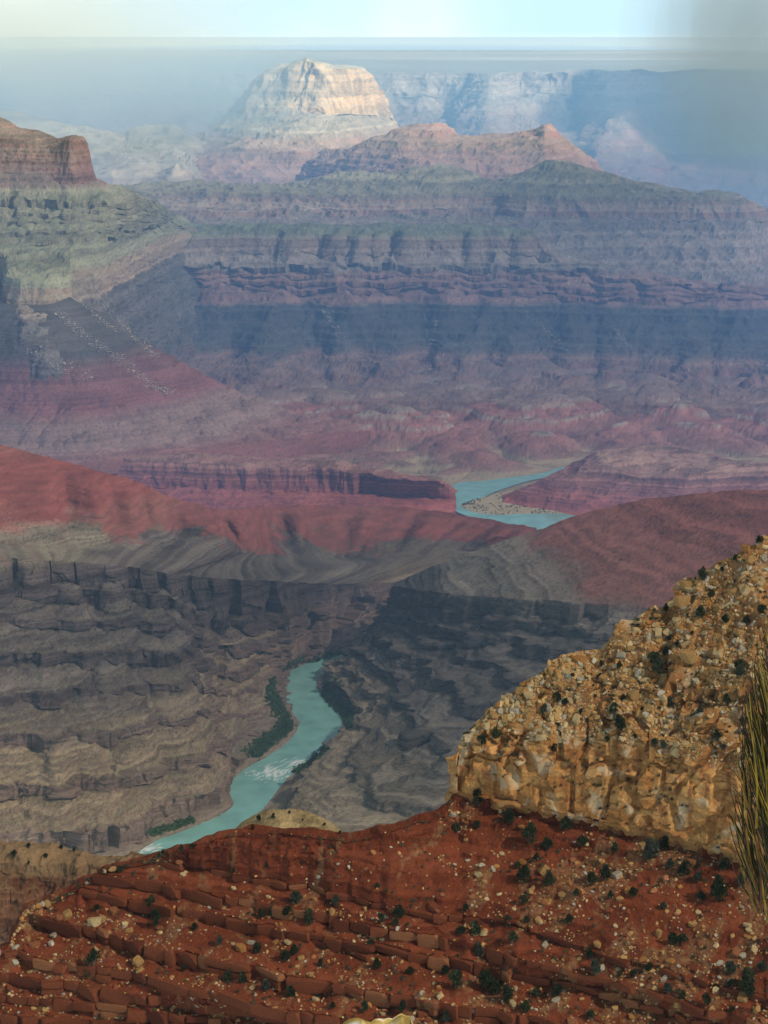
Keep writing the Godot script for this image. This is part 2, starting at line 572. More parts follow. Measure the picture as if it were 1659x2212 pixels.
	land("low_red_ridge", [back_of(rim, 700, 300), rim, edge, cliff, foot, end], [0.3, 0.7, 1, 1, 1, 1], {"seed": 13, "gully": 45.0, "gully_size": 500.0, "flute": 70.0, "flute_size": 240.0, "stair": 0.75, "stair_scale": 1.5,
		"pal": [[0, Color(0.26, 0.11, 0.08), Color(0.28, 0.18, 0.13)], [1200, Color(0.30, 0.14, 0.10), Color(0.30, 0.2, 0.15)]]})
	# the broad middle mesa: green-grey summits over a red cliff over scree
	us = [230, 270, 320, 370, 430, 500, 560, 620, 680, 740, 790, 850, 885, 905, 960, 1010, 1045, 1075, 1105, 1135, 1165, 1200, 1228, 1255, 1300, 1350, 1400, 1440, 1500, 1550, 1580, 1612, 1640, 1680, 1760, 1860]
	rim = line_d(us, [230, 408, 10500, 270, 404, 10600, 300, 395, 10700, 430, 392, 10700, 500, 399, 10700, 560, 402, 10700, 640, 396, 10800, 690, 380, 10800, 740, 375, 10800, 790, 371, 10800, 850, 374, 10700, 885, 364, 10700, 905, 361, 10650, 960, 361, 10650, 1010, 371, 10650, 1045, 386, 10500, 1075, 393, 10450, 1105, 386, 10500, 1135, 370, 10550, 1165, 354, 10550, 1198, 345, 10500, 1228, 354, 10500, 1255, 358, 10450, 1300, 376, 10450, 1400, 395, 10500, 1440, 407, 10550, 1500, 417, 10600, 1555, 411, 10500, 1580, 417, 10500, 1612, 427, 10500, 1640, 444, 10500, 1680, 470, 10500, 1860, 500, 10500])
	var rim2 := line_d(us, [230, 410, 10450, 500, 401, 10550, 640, 402, 10550, 740, 383, 10550, 850, 382, 10500, 885, 371, 10500, 960, 369, 10450, 1010, 380, 10450, 1075, 400, 10350, 1165, 364, 10450, 1200, 352, 10430, 1255, 364, 10350, 1300, 382, 10350, 1400, 402, 10400, 1500, 421, 10450, 1555, 417, 10350, 1640, 448, 10400, 1860, 505, 10400])
	edge = line_d(us, [230, 411, 10300, 270, 407, 10300, 320, 412, 10250, 430, 414, 10200, 520, 415, 10150, 620, 417, 10100, 700, 424, 10050, 800, 428, 9980, 870, 424, 9980, 930, 418, 10060, 1000, 415, 10120, 1050, 416, 10140, 1075, 419, 10100, 1110, 427, 9950, 1160, 421, 9980, 1210, 425, 9930, 1240, 428, 9900, 1330, 423, 9950, 1450, 428, 9950, 1560, 430, 9950, 1620, 440, 9980, 1640, 453, 10050, 1680, 475, 10200, 1860, 510, 10300])
	cliff = line_d(us, [230, 420, 10260, 300, 424, 10200, 370, 440, 10150, 440, 445, 10100, 600, 449, 10020, 700, 455, 9960, 800, 470, 9880, 870, 468, 9880, 930, 462, 9960, 1000, 455, 10030, 1060, 447, 10080, 1110, 468, 9850, 1200, 476, 9830, 1300, 478, 9830, 1400, 480, 9840, 1500, 480, 9850, 1600, 480, 9880, 1640, 478, 9980, 1680, 490, 10100, 1860, 530, 10200])
	foot = line_d(us, [230, 470, 9800, 380, 480, 9700, 700, 500, 9500, 850, 498, 9450, 1000, 500, 9450, 1080, 512, 9400, 1200, 560, 9250, 1300, 588, 9200, 1400, 605, 9180, 1500, 622, 9150, 1660, 640, 9150, 1860, 650, 9200])
	end = line_d(us, [230, 560, 9300, 850, 600, 9100, 1080, 640, 8900, 1400, 690, 8800, 1860, 700, 8800])
	made_mesa = land("middle_mesa", [back_of(rim, 500, 250), rim, rim2, edge, cliff, foot, end], [0.3, 0.6, 0.8, 0.8, 1, 1, 1], {"seed": 17, "rough": 5.0, "rough_size": 40.0, "scrub": 0.05, "gully": 38.0, "gully_size": 330.0, "flute": 55.0, "flute_size": 150.0, "flute_y": 0.1, "stair": 0.75, "stair2": 0.5, "stair2_scale": 0.45,
		"pal": [[0, Color(0.25, 0.17, 0.14), Color(0.27, 0.23, 0.2)], [560, Color(0.28, 0.18, 0.15), Color(0.30, 0.25, 0.21)], [590, Color(0.30, 0.16, 0.12), Color(0.30, 0.24, 0.19)], [655, Color(0.32, 0.17, 0.12), Color(0.29, 0.25, 0.18)], [672, Color(0.27, 0.235, 0.15), Color(0.27, 0.245, 0.15)], [1200, Color(0.31, 0.265, 0.165), Color(0.29, 0.265, 0.16)]]})
	# the dark wall below it
	us = steps_of(225, 1125, 25) + [1152, 1168, 1190, 1210] + steps_of(1235, 1860, 25)
	rim = line_d(us, [300, 482, 9300, 630, 485, 9250, 800, 484, 9250, 1020, 486, 9200, 1095, 490, 9200, 1152, 500, 9150, 1190, 545, 9000, 1300, 572, 8980, 1500, 610, 8950, 1860, 640, 8950])
	edge = line_d(us, [300, 502, 8950, 385, 500, 8950, 500, 500, 8920, 630, 503, 8880, 800, 506, 8850, 930, 503, 8850, 1020, 502, 8850, 1095, 504, 8850, 1130, 506, 8850, 1152, 509, 8860, 1168, 532, 8820, 1190, 550, 8780, 1230, 564, 8760, 1300, 577, 8760, 1400, 598, 8740, 1500, 613, 8720, 1600, 626, 8700, 1860, 645, 8700])
	cliff = line_d(us, [300, 540, 8860, 385, 540, 8860, 500, 545, 8840, 630, 549, 8810, 800, 553, 8790, 930, 546, 8790, 1095, 548, 8790, 1152, 556, 8790, 1190, 570, 8750, 1230, 580, 8730, 1300, 590, 8730, 1400, 606, 8720, 1500, 619, 8700, 1860, 650, 8690])
	mid = line_d(us, [300, 575, 8770, 630, 578, 8740, 930, 576, 8720, 1152, 580, 8720, 1230, 590, 8710, 1400, 612, 8690, 1860, 654, 8680])
	var mid2 := line_d(us, [300, 610, 8700, 440, 622, 8670, 630, 642, 8620, 900, 645, 8600, 1100, 650, 8590, 1300, 660, 8570, 1500, 657, 8560, 1860, 670, 8560])
	var mid3 := line_d(us, [300, 655, 8600, 440, 690, 8520, 630, 690, 8500, 900, 695, 8480, 1300, 705, 8450, 1860, 712, 8440])
	foot = line_d(us, [300, 745, 8300, 440, 770, 8250, 600, 770, 8250, 760, 778, 8220, 880, 785, 8200, 960, 800, 8150, 1100, 800, 8130, 1300, 795, 8150, 1500, 805, 8120, 1860, 830, 8050])
	end = line_d(us, [300, 860, 7500, 1860, 880, 7450])
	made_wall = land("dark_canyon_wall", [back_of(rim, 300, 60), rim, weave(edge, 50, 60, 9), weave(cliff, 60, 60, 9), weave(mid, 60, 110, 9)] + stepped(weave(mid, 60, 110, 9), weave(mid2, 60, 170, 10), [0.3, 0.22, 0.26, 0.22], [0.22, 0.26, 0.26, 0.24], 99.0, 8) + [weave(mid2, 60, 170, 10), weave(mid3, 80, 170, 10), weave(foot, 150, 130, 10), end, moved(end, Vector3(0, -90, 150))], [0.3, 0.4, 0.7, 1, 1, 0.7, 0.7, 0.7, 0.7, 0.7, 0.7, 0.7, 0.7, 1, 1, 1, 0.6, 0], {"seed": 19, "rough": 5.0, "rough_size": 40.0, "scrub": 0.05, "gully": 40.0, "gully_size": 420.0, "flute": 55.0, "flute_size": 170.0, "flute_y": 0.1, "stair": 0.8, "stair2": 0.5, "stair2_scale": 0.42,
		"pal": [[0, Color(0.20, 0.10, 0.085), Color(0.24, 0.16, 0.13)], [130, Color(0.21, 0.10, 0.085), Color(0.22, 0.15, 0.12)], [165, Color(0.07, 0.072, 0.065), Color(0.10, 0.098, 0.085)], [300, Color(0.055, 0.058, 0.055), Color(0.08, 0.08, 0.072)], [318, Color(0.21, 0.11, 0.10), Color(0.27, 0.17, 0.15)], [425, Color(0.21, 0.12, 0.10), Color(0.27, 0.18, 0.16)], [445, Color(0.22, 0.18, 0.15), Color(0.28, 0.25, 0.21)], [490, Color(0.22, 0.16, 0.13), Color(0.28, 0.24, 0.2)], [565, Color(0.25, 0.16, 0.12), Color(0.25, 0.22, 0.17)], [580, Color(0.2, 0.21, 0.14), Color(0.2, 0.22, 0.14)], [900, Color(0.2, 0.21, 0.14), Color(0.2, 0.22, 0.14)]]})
	# the long left ridge: a red prow, green-grey terraces, a platform with a nose, and its scree
	us = [-260, -140, -40, 0, 14, 20, 45, 70, 95, 120, 128, 138, 148, 158, 168, 180, 190, 205, 220, 234, 265, 300, 345, 390, 430]
	rim = line_d(us, [-260, 215, 8700, -60, 245, 8600, 0, 254, 8500, 14, 261, 8480, 40, 276, 8450, 95, 287, 8400, 120, 298, 8350, 128, 301, 8330, 140, 297, 8300, 152, 292, 8280, 166, 292, 8270, 180, 298, 8280, 190, 345, 8350, 205, 385, 8350, 235, 398, 8350, 265, 404, 8350, 300, 420, 8520, 345, 442, 8900, 390, 468, 9250, 430, 490, 9350])
	edge = line_d(us, [-260, 240, 8550, -60, 275, 8420, 0, 300, 8330, 40, 308, 8290, 95, 318, 8240, 120, 318, 8200, 140, 304, 8170, 152, 297, 8150, 166, 297, 8150, 178, 303, 8180, 190, 352, 8250, 205, 390, 8270, 235, 402, 8270, 265, 408, 8260, 300, 424, 8450, 345, 445, 8850, 390, 470, 9200, 430, 492, 9300])
	cliff = line_d(us, [-260, 360, 8300, -60, 372, 8240, 0, 378, 8200, 60, 372, 8170, 95, 378, 8130, 125, 398, 8080, 150, 402, 8050, 175, 398, 8070, 205, 396, 8130, 235, 412, 8150, 265, 420, 8160, 300, 432, 8400, 345, 450, 8800, 390, 474, 9150, 430, 494, 9250])
	var t1 := line_d(us, [-260, 420, 8050, 0, 430, 8000, 95, 440, 7920, 150, 442, 7880, 205, 440, 7920, 265, 438, 7990, 300, 446, 8330, 345, 458, 8720, 390, 480, 9080, 430, 497, 9180])
	var t2 := line_d(us, [-260, 480, 7800, 0, 490, 7720, 95, 486, 7680, 205, 478, 7700, 300, 472, 8250, 345, 476, 8500, 390, 488, 8750, 430, 500, 8900])
	var t3 := line_d(us, [-260, 545, 7500, 0, 548, 7420, 95, 540, 7450, 160, 530, 7500, 230, 512, 7620, 300, 505, 8180, 345, 500, 8550, 390, 500, 8880, 430, 503, 9000])
	var nose := line_d(us, [-260, 575, 7350, -40, 572, 7360, 0, 562, 7420, 20, 598, 6950, 45, 605, 6880, 95, 604, 6860, 138, 596, 6900, 148, 590, 6950, 158, 562, 7380, 180, 556, 7420, 220, 548, 7520, 234, 520, 7680, 300, 512, 8130, 345, 508, 8500, 390, 505, 8830, 430, 506, 8960])
	var nbase := line_d(us, [-260, 625, 7300, -40, 625, 7300, 0, 615, 7360, 20, 650, 6900, 45, 660, 6830, 95, 662, 6810, 138, 650, 6850, 148, 640, 6900, 158, 610, 7330, 180, 600, 7370, 220, 592, 7470, 240, 570, 7640, 300, 562, 8080, 345, 558, 8440, 390, 552, 8760, 430, 548, 8890])
	var s1 := line_d(us, [-260, 690, 7050, 0, 690, 7000, 20, 695, 6820, 45, 700, 6740, 95, 702, 6720, 148, 694, 6800, 168, 675, 7050, 205, 655, 7250, 265, 625, 7700, 300, 618, 7930, 345, 610, 8290, 390, 604, 8600, 430, 600, 8760])
	var s2 := line_d(us, [-260, 770, 6850, 0, 775, 6720, 95, 780, 6580, 150, 775, 6640, 205, 755, 6850, 265, 728, 7330, 300, 716, 7580, 345, 700, 7950, 390, 690, 8300, 430, 682, 8560])
	var s3 := line_d(us, [-260, 860, 6650, 0, 865, 6570, 95, 868, 6500, 205, 856, 6600, 265, 845, 6900, 300, 836, 7130, 345, 818, 7480, 390, 802, 7880, 430, 788, 8250])
	end = line_d(us, [-260, 950, 6460, 95, 950, 6440, 205, 945, 6450, 300, 920, 6720, 390, 885, 7400, 430, 875, 7800])
	made_ridge = land("left_ridge", [back_of(rim, 500, 300), rim, edge, cliff, weave(t1, 60, 40, 3)] + stepped(weave(t1, 60, 40, 3), t3, [0.3, 0.22, 0.16, 0.16, 0.16], [0.14, 0.2, 0.22, 0.22, 0.22], 99.0, 9) + [t3, nose, nbase, weave(s1, 60, 50, 5), weave(s2, 90, 60, 5), weave(s3, 90, 60, 5), end, moved(end, Vector3(0, -70, 60))], [0.3, 0.35, 0.7, 0.8, 1, 0.8, 0.8, 0.8, 0.8, 0.8, 0.8, 0.8, 0.8, 0.8, 0.8, 0.8, 0.5, 0.6, 1, 1, 1, 0.6, 0], {"seed": 23, "rough": 4.0, "rough_size": 36.0, "scrub": 0.05, "gully": 26.0, "gully_size": 260.0, "flute": 30.0, "flute_size": 90.0, "flute_y": 0.1, "stair": 0.85, "stair2": 0.5, "stair2_scale": 0.42,
		"pal": [[0, Color(0.18, 0.10, 0.085), Color(0.2, 0.13, 0.11)], [180, Color(0.15, 0.10, 0.09), Color(0.17, 0.12, 0.10)], [215, Color(0.12, 0.105, 0.095), Color(0.13, 0.12, 0.10)], [505, Color(0.13, 0.115, 0.10), Color(0.15, 0.135, 0.11)], [522, Color(0.34, 0.25, 0.18), Color(0.29, 0.24, 0.18)], [596, Color(0.34, 0.26, 0.18), Color(0.25, 0.24, 0.17)], [606, Color(0.22, 0.21, 0.14), Color(0.24, 0.25, 0.16)], [840, Color(0.24, 0.22, 0.15), Color(0.25, 0.25, 0.17)], [870, Color(0.20, 0.105, 0.09), Color(0.2, 0.155, 0.13)], [1020, Color(0.21, 0.115, 0.095), Color(0.22, 0.17, 0.135)], [1300, Color(0.2, 0.13, 0.11), Color(0.22, 0.17, 0.14)]]})

func build_scree() -> void:
	# the great cone of scree under the nose of the left ridge
	var rows := []
	for a in [[[-50, 640, 6960], [20, 656, 6840], [70, 658, 6812], [95, 658, 6805], [120, 652, 6820], [136, 646, 6835], [150, 640, 6870]],
			[[-60, 690, 6900], [0, 696, 6790], [55, 701, 6735], [100, 702, 6715], [140, 698, 6735], [180, 690, 6790], [218, 678, 6900]],
			[[-180, 765, 6900], [-60, 774, 6740], [30, 780, 6610], [110, 782, 6565], [200, 780, 6600], [300, 778, 6730], [392, 774, 6930]],
			[[-280, 850, 6800], [-120, 860, 6620], [10, 866, 6500], [130, 870, 6450], [260, 866, 6520], [400, 860, 6700], [530, 850, 6960]],
			[[-300, 905, 6600], [-130, 912, 6460], [10, 916, 6370], [150, 918, 6330], [310, 914, 6420], [490, 908, 6640], [660, 892, 6960]],
			[[-320, 965, 6400], [-140, 966, 6320], [10, 968, 6260], [170, 968, 6230], [360, 962, 6340], [580, 948, 6600], [800, 926, 6980]],
			[[-320, 1010, 6300], [-140, 1010, 6250], [10, 1010, 6200], [170, 1010, 6190], [360, 1000, 6300], [580, 985, 6560], [800, 960, 6960]]]:
		var row := []
		for p in a:
			row.append(pd(p[0], p[1], p[2]))
		rows.append(row)
	rows[6] = moved(rows[6], Vector3(0, -25, 0))
	rows.push_front(back_of(rows[0], 60, 10))
	made_scree = land("left_scree", rows, [0.1, 0.2, 0.5, 0.9, 1, 1, 0.7, 0], {"seed": 83, "gully": -34.0, "gully_size": 330.0, "gully_octaves": 4, "flute": 6.0, "flute_size": 60.0, "stair": 0.35, "stair_scale": 0.5, "stair2": 0.4, "stair2_scale": 0.2, "rough": 3.5, "rough_size": 30.0, "scrub": 0.06, "bands": 0.16,
		"pal": [[0, Color(0.197, 0.082, 0.070), Color(0.230, 0.115, 0.094)], [110, Color(0.197, 0.082, 0.070), Color(0.230, 0.123, 0.102)], [150, Color(0.205, 0.115, 0.098), Color(0.230, 0.156, 0.131)], [215, Color(0.189, 0.107, 0.090), Color(0.221, 0.148, 0.123)], [250, Color(0.180, 0.070, 0.066), Color(0.205, 0.090, 0.082)], [355, Color(0.148, 0.066, 0.061), Color(0.172, 0.086, 0.078)], [400, Color(0.082, 0.074, 0.070), Color(0.098, 0.090, 0.078)], [700, Color(0.082, 0.074, 0.070), Color(0.098, 0.090, 0.078)]]})

# falls of pale blocks down the gullies: surveyed lines, width, how many
const FALLS := [[16, 700, [120, 668, 185, 725, 260, 775, 330, 830, 370, 850]], [10, 450, [190, 612, 240, 672, 290, 728, 340, 772]], [6, 160, [160, 640, 220, 690, 250, 712]], [9, 220, [420, 590, 450, 640, 475, 690]], [15, 420, [690, 665, 720, 705, 745, 740, 775, 770]], [9, 700, [1040, 575, 1090, 625, 1130, 670, 1190, 725, 1250, 785]], [8, 150, [940, 690, 935, 730, 930, 750]], [8, 150, [1330, 710, 1350, 740, 1375, 765]], [34, 170, [60, 750, 130, 790, 200, 820]], [60, 300, [1150, 530, 1300, 545, 1500, 560, 1640, 590]], [26, 160, [850, 480, 950, 482, 1040, 478]]]

func rock_falls() -> void:
	var r := RandomNumberGenerator.new()
	r.seed = 222
	var from := picker([made_mesa, made_wall, made_ridge, made_scree])
	for f in FALLS:
		var pts: Array = f[2]
		var n := pts.size() / 2 - 1
		var spots := []
		for k in f[1]:
			var t := r.randf() * n
			var q := mini(int(t), n - 1)
			t -= q
			var u: float = lerpf(pts[q * 2], pts[q * 2 + 2], t) + r.randfn() * f[0] * 0.42
			var v: float = lerpf(pts[q * 2 + 1], pts[q * 2 + 3], t) + r.randfn() * f[0] * 0.25
			var p := picked(from, u, v)
			if p != Vector3.ZERO:
				spots.append(p)
		var mm := MultiMesh.new()
		mm.transform_format = MultiMesh.TRANSFORM_3D
		mm.use_colors = true
		mm.mesh = slabs[r.randi() % slabs.size()]
		mm.instance_count = spots.size()
		for k in spots.size():
			var s := 3.2 * pow(r.randf() + 0.02, -0.36)
			s = minf(s, 15.0)
			mm.set_instance_transform(k, Transform3D(Basis.from_euler(Vector3(r.randf_range(-0.5, 0.5), r.randf() * TAU, r.randf_range(-0.5, 0.5))).scaled_local(Vector3(s, s * 1.4, s)), spots[k] + Vector3(0, s * 0.2, 0)))
			mm.set_instance_color(k, Color(0.38, 0.33, 0.28) * r.randf_range(0.7, 1.2))
		var o := MultiMeshInstance3D.new()
		o.name = numbered("rockfall")
		o.multimesh = mm
		o.material_override = M.land
		tag(o, "streak of pale fallen blocks down the %s" % ("scree under the left platform" if pts[0] < 400 else "scree of the middle mesa" if f[0] > 20 else "dark canyon wall"), "rockfall", "rockfalls on the far slopes", "stuff")
		add_child(o)

var made_scree := {}
var made_mesa := {}
var made_wall := {}
var made_ridge := {}
var made_left := {}
var made_right := {}
var made_red := {}
var made_tan := {}

func tint_plateau(s: Dictionary) -> void:
	# long paler streaks across the plateau
	var n := noise(91, 9000.0, 3)
	for k in s.pos.size():
		var p: Vector3 = s.pos[k]
		var f := n.get_noise_2d(p.x * 0.25 + p.z * 0.12, p.z)
		var w := smoothstep(0.12, 0.3, f) * (1.0 if p.z < -26000.0 else 0.25)
		s.col[k] = s.col[k].lerp(Color(0.55, 0.50, 0.42), w * 0.7)

# ---------------------------------------------------------------- the valley and the upper river
func build_valley() -> void:
	var us := [-300, -100, 50, 200, 350, 500, 650, 800, 900, 950, 1000, 1060, 1120, 1180, 1240, 1300, 1400, 1500, 1650, 1900]
	var rows := []
	for a in [[745, 118], [795, 106], [860, 90], [920, 64], [970, 36]]:
		var row := []
		for u in us:
			row.append(py(u, a[0], a[1]))
		rows.append(row)
	var shore := [-300, 1056, 1, 940, 1056, 1, 1000, 1044, 1, 1060, 1035, 1, 1120, 1028, 1, 1180, 1019, 1, 1260, 1008, 1, 1900, 1008, 1]
	var shore_rows := [[], [], [], []]
	for u in us:
		var v: float = at_u(shore, u)[0]
		shore_rows[0].append(py(u, v - 22.0, 13.0))
		shore_rows[1].append(py(u, v, 1.0))
		shore_rows[2].append(py(u, v + 8.0, -4.0))
		shore_rows[3].append(py(u, v + 110.0, -6.0))
	rows.append_array(shore_rows)
	var sand := Color(0.26, 0.205, 0.14)
	land("valley_floor", rows, [0.2, 0.6, 1, 1, 0.8, 0.4, 0.08, 0.0, 0.0], {"seed": 29, "skip": 0, "rough": 2.5, "scrub": 0.04, "gully": -62.0, "gully_size": 760.0, "gully_octaves": 3, "flute": 0.0, "stair": 0.45, "stair_scale": 0.5, "bands": 0.3, "pal_warp": 5.0, "tint": tint_valley,
		"pal": [[-10, sand, sand], [4, sand, sand], [12, Color(0.25, 0.12, 0.10), Color(0.28, 0.16, 0.13)], [52, Color(0.24, 0.09, 0.08), Color(0.29, 0.13, 0.11)], [55, Color(0.34, 0.27, 0.22), Color(0.34, 0.27, 0.22)], [59, Color(0.34, 0.27, 0.22), Color(0.34, 0.27, 0.22)], [62, Color(0.24, 0.09, 0.08), Color(0.29, 0.13, 0.11)], [78, Color(0.25, 0.105, 0.09), Color(0.29, 0.145, 0.12)], [81, Color(0.34, 0.27, 0.22), Color(0.34, 0.27, 0.22)], [86, Color(0.32, 0.25, 0.2), Color(0.32, 0.25, 0.2)], [90, Color(0.23, 0.12, 0.10), Color(0.25, 0.16, 0.135)], [104, Color(0.22, 0.12, 0.1), Color(0.24, 0.17, 0.14)], [200, Color(0.2, 0.14, 0.12), Color(0.22, 0.18, 0.15)]]})
	var DOX_R := Color(0.20, 0.062, 0.058)
	var DOX_S := Color(0.32, 0.10, 0.082)
	# red terrace with a dark bluff, left of the upper river
	us = [-300, -100, 100, 230, 330, 430, 560, 640, 690, 760, 850, 910, 950, 965, 985]
	var top := line_y(us, [-300, 930, 150, 100, 955, 130, 230, 965, 120, 430, 978, 110, 560, 990, 105, 690, 990, 108, 850, 1020, 95, 950, 1038, 75, 965, 1046, 55, 985, 1060, 25])
	var edge := line_y(us, [-300, 950, 150, 100, 978, 130, 230, 988, 122, 330, 995, 116, 430, 1002, 112, 560, 1012, 105, 640, 1012, 105, 690, 1009, 110, 760, 1021, 100, 850, 1036, 92, 910, 1042, 86, 950, 1047, 78, 965, 1054, 55, 985, 1066, 25])
	var base := line_y(us, [-300, 1030, 60, 230, 1045, 45, 430, 1058, 38, 560, 1064, 34, 690, 1064, 34, 850, 1072, 28, 950, 1075, 24, 965, 1078, 18, 985, 1082, 10])
	var foot := line_y(us, [-300, 1100, 12, 430, 1108, 8, 690, 1106, 6, 850, 1100, 4, 950, 1096, 2, 985, 1092, 0])
	var under := line_y(us, [-300, 1150, -6, 985, 1130, -6])
	land("red_terrace", [back_of(top, 250, 70), top, edge, base, foot, under], [0.3, 0.6, 0.8, 1, 0.6, 0], {"seed": 31, "beds": 1, "rough": 2.0, "gully": 16.0, "gully_size": 220.0, "flute": 26.0, "flute_size": 90.0, "stair": 0.8, "stair_scale": 0.4, "bands": 0.3,
		"pal": [[-10, DOX_R, DOX_S], [25, DOX_R, DOX_S], [95, Color(0.19, 0.08, 0.075), Color(0.26, 0.12, 0.1)], [130, Color(0.3, 0.16, 0.12), Color(0.34, 0.22, 0.16)], [300, Color(0.3, 0.16, 0.12), Color(0.34, 0.22, 0.16)]]})
	# purple bluff right of it
	us = [1085, 1110, 1150, 1200, 1255, 1290, 1320, 1355, 1400, 1445, 1490, 1560, 1660, 1780, 1950]
	top = line_y(us, [1085, 1070, 6, 1150, 1046, 40, 1200, 1022, 60, 1255, 992, 80, 1290, 978, 98, 1355, 966, 112, 1430, 962, 116, 1490, 972, 114, 1560, 992, 112, 1660, 1000, 118, 1950, 985, 125])
	edge = line_y(us, [1085, 1074, 5, 1110, 1067, 18, 1150, 1058, 36, 1200, 1041, 62, 1255, 1022, 84, 1290, 1013, 96, 1320, 1013, 98, 1355, 1020, 94, 1400, 1029, 90, 1445, 1035, 88, 1490, 1030, 94, 1560, 1016, 104, 1660, 1004, 114, 1950, 990, 122])
	base = line_y(us, [1085, 1080, 3, 1110, 1080, 8, 1150, 1084, 14, 1200, 1090, 16, 1255, 1094, 16, 1320, 1096, 16, 1445, 1096, 18, 1660, 1096, 22, 1950, 1096, 25])
	foot = line_y(us, [1085, 1086, 0, 1150, 1096, 3, 1255, 1108, 4, 1445, 1116, 4, 1950, 1120, 5])
	under = line_y(us, [1085, 1092, -5, 1255, 1120, -5, 1950, 1160, -5])
	land("purple_bluff", [back_of(top, 200, 60), top, edge, base, foot, under], [0.3, 0.6, 0.8, 1, 0.5, 0], {"seed": 37, "beds": 1, "rough": 2.0, "gully": 14.0, "gully_size": 200.0, "flute": 22.0, "flute_size": 70.0, "flute_y": 0.12, "stair": 0.8, "stair_scale": 0.4, "bands": 0.3,
		"pal": [[-10, DOX_S, DOX_S], [20, Color(0.15, 0.075, 0.08), DOX_S], [84, Color(0.15, 0.075, 0.08), Color(0.25, 0.13, 0.11)], [100, Color(0.24, 0.11, 0.09), Color(0.30, 0.19, 0.15)], [300, Color(0.3, 0.2, 0.16), Color(0.33, 0.25, 0.19)]]})
	# sand and thicket on the inside of the bend
	us = [995, 1010, 1040, 1080, 1120, 1160, 1200, 1240, 1262]
	rows = [line_y(us, [995, 1090, -0.5, 1010, 1082, -0.5, 1040, 1074, -0.5, 1080, 1064, 0.5, 1110, 1056, 1.5, 1160, 1070, 1.5, 1262, 1096, 1]),
		line_y(us, [995, 1091, 0.6, 1040, 1079, 1.6, 1080, 1073, 2.0, 1110, 1070, 2.5, 1160, 1080, 2.5, 1262, 1100, 2]),
		line_y(us, [995, 1093, 0.6, 1010, 1098, 1.2, 1040, 1104, 1.6, 1080, 1108, 1.6, 1120, 1106, 1.4, 1160, 1106, 1.4, 1200, 1107, 1, 1262, 1106, 0.8]),
		line_y(us, [995, 1095, -0.8, 1010, 1102, -0.8, 1040, 1110, -0.8, 1080, 1114, -0.8, 1120, 1112, -0.8, 1200, 1111, -0.8, 1262, 1109, -0.8])]
	var bar := land("sand_bar", rows, [0, 0.4, 0.4, 0], {"seed": 41, "skip": 0, "gully": 1.5, "gully_size": 60.0, "flute": 0.0, "stair": 0.0, "patch_size": 40.0, "grain": 0.1,
		"pal": [[-10, Color(0.32, 0.26, 0.17), Color(0.32, 0.26, 0.17)], [100, Color(0.32, 0.26, 0.17), Color(0.32, 0.26, 0.17)]]})
	var far_bank := [[1300, 985, 1320, 990], [1230, 1006, 1250, 1012], [1180, 1018, 1200, 1026], [1130, 1027, 1140, 1038], [1085, 1033, 1104, 1048], [1040, 1039, 1062, 1062], [1000, 1045, 1030, 1076], [970, 1050, 1008, 1086], [952, 1060, 1002, 1096], [956, 1078, 1020, 1106], [975, 1096, 1050, 1112], [1010, 1112, 1090, 1112], [1060, 1128, 1130, 1110], [1110, 1150, 1180, 1109], [1170, 1162, 1220, 1107], [1240, 1166, 1262, 1103], [1330, 1166, 1330, 1100]]
	river("river_upper_bend", far_bank, [])
	var spots := []
	for k in 900:
		var i: int = rng.randi_range(2, bar.nu - 3)
		var j: int = rng.randi_range(2, bar.nv - 2)
		var p: Vector3 = bar.pos[j * bar.nu + i]
		if noise_veg.get_noise_2d(p.x, p.z) > -0.12 and p.y > 0.2:
			spots.append(p)
	thicket("riverside_thicket", spots, 2.0, 4.5, "green thicket of shrubs on the sand inside the upper river bend")

var noise_veg := noise(301, 70.0, 3)

func tint_valley(s: Dictionary) -> void:
	# pale washes of sand in the bottom of the side valley that meets the river
	for k in s.pos.size():
		var p: Vector3 = s.pos[k]
		var d := absf(p.x - (560.0 + (-p.z - 6400.0) * 0.32 + 60.0 * sin(p.z * 0.011)))
		if p.z < -6380.0 and p.z > -6800.0 and d < 70.0:
			s.col[k] = s.col[k].lerp(Color(0.27, 0.21, 0.14), 0.8 * smoothstep(70.0, 30.0, d + noise_veg.get_noise_2d(p.x * 2.0, p.z * 2.0) * 45.0))

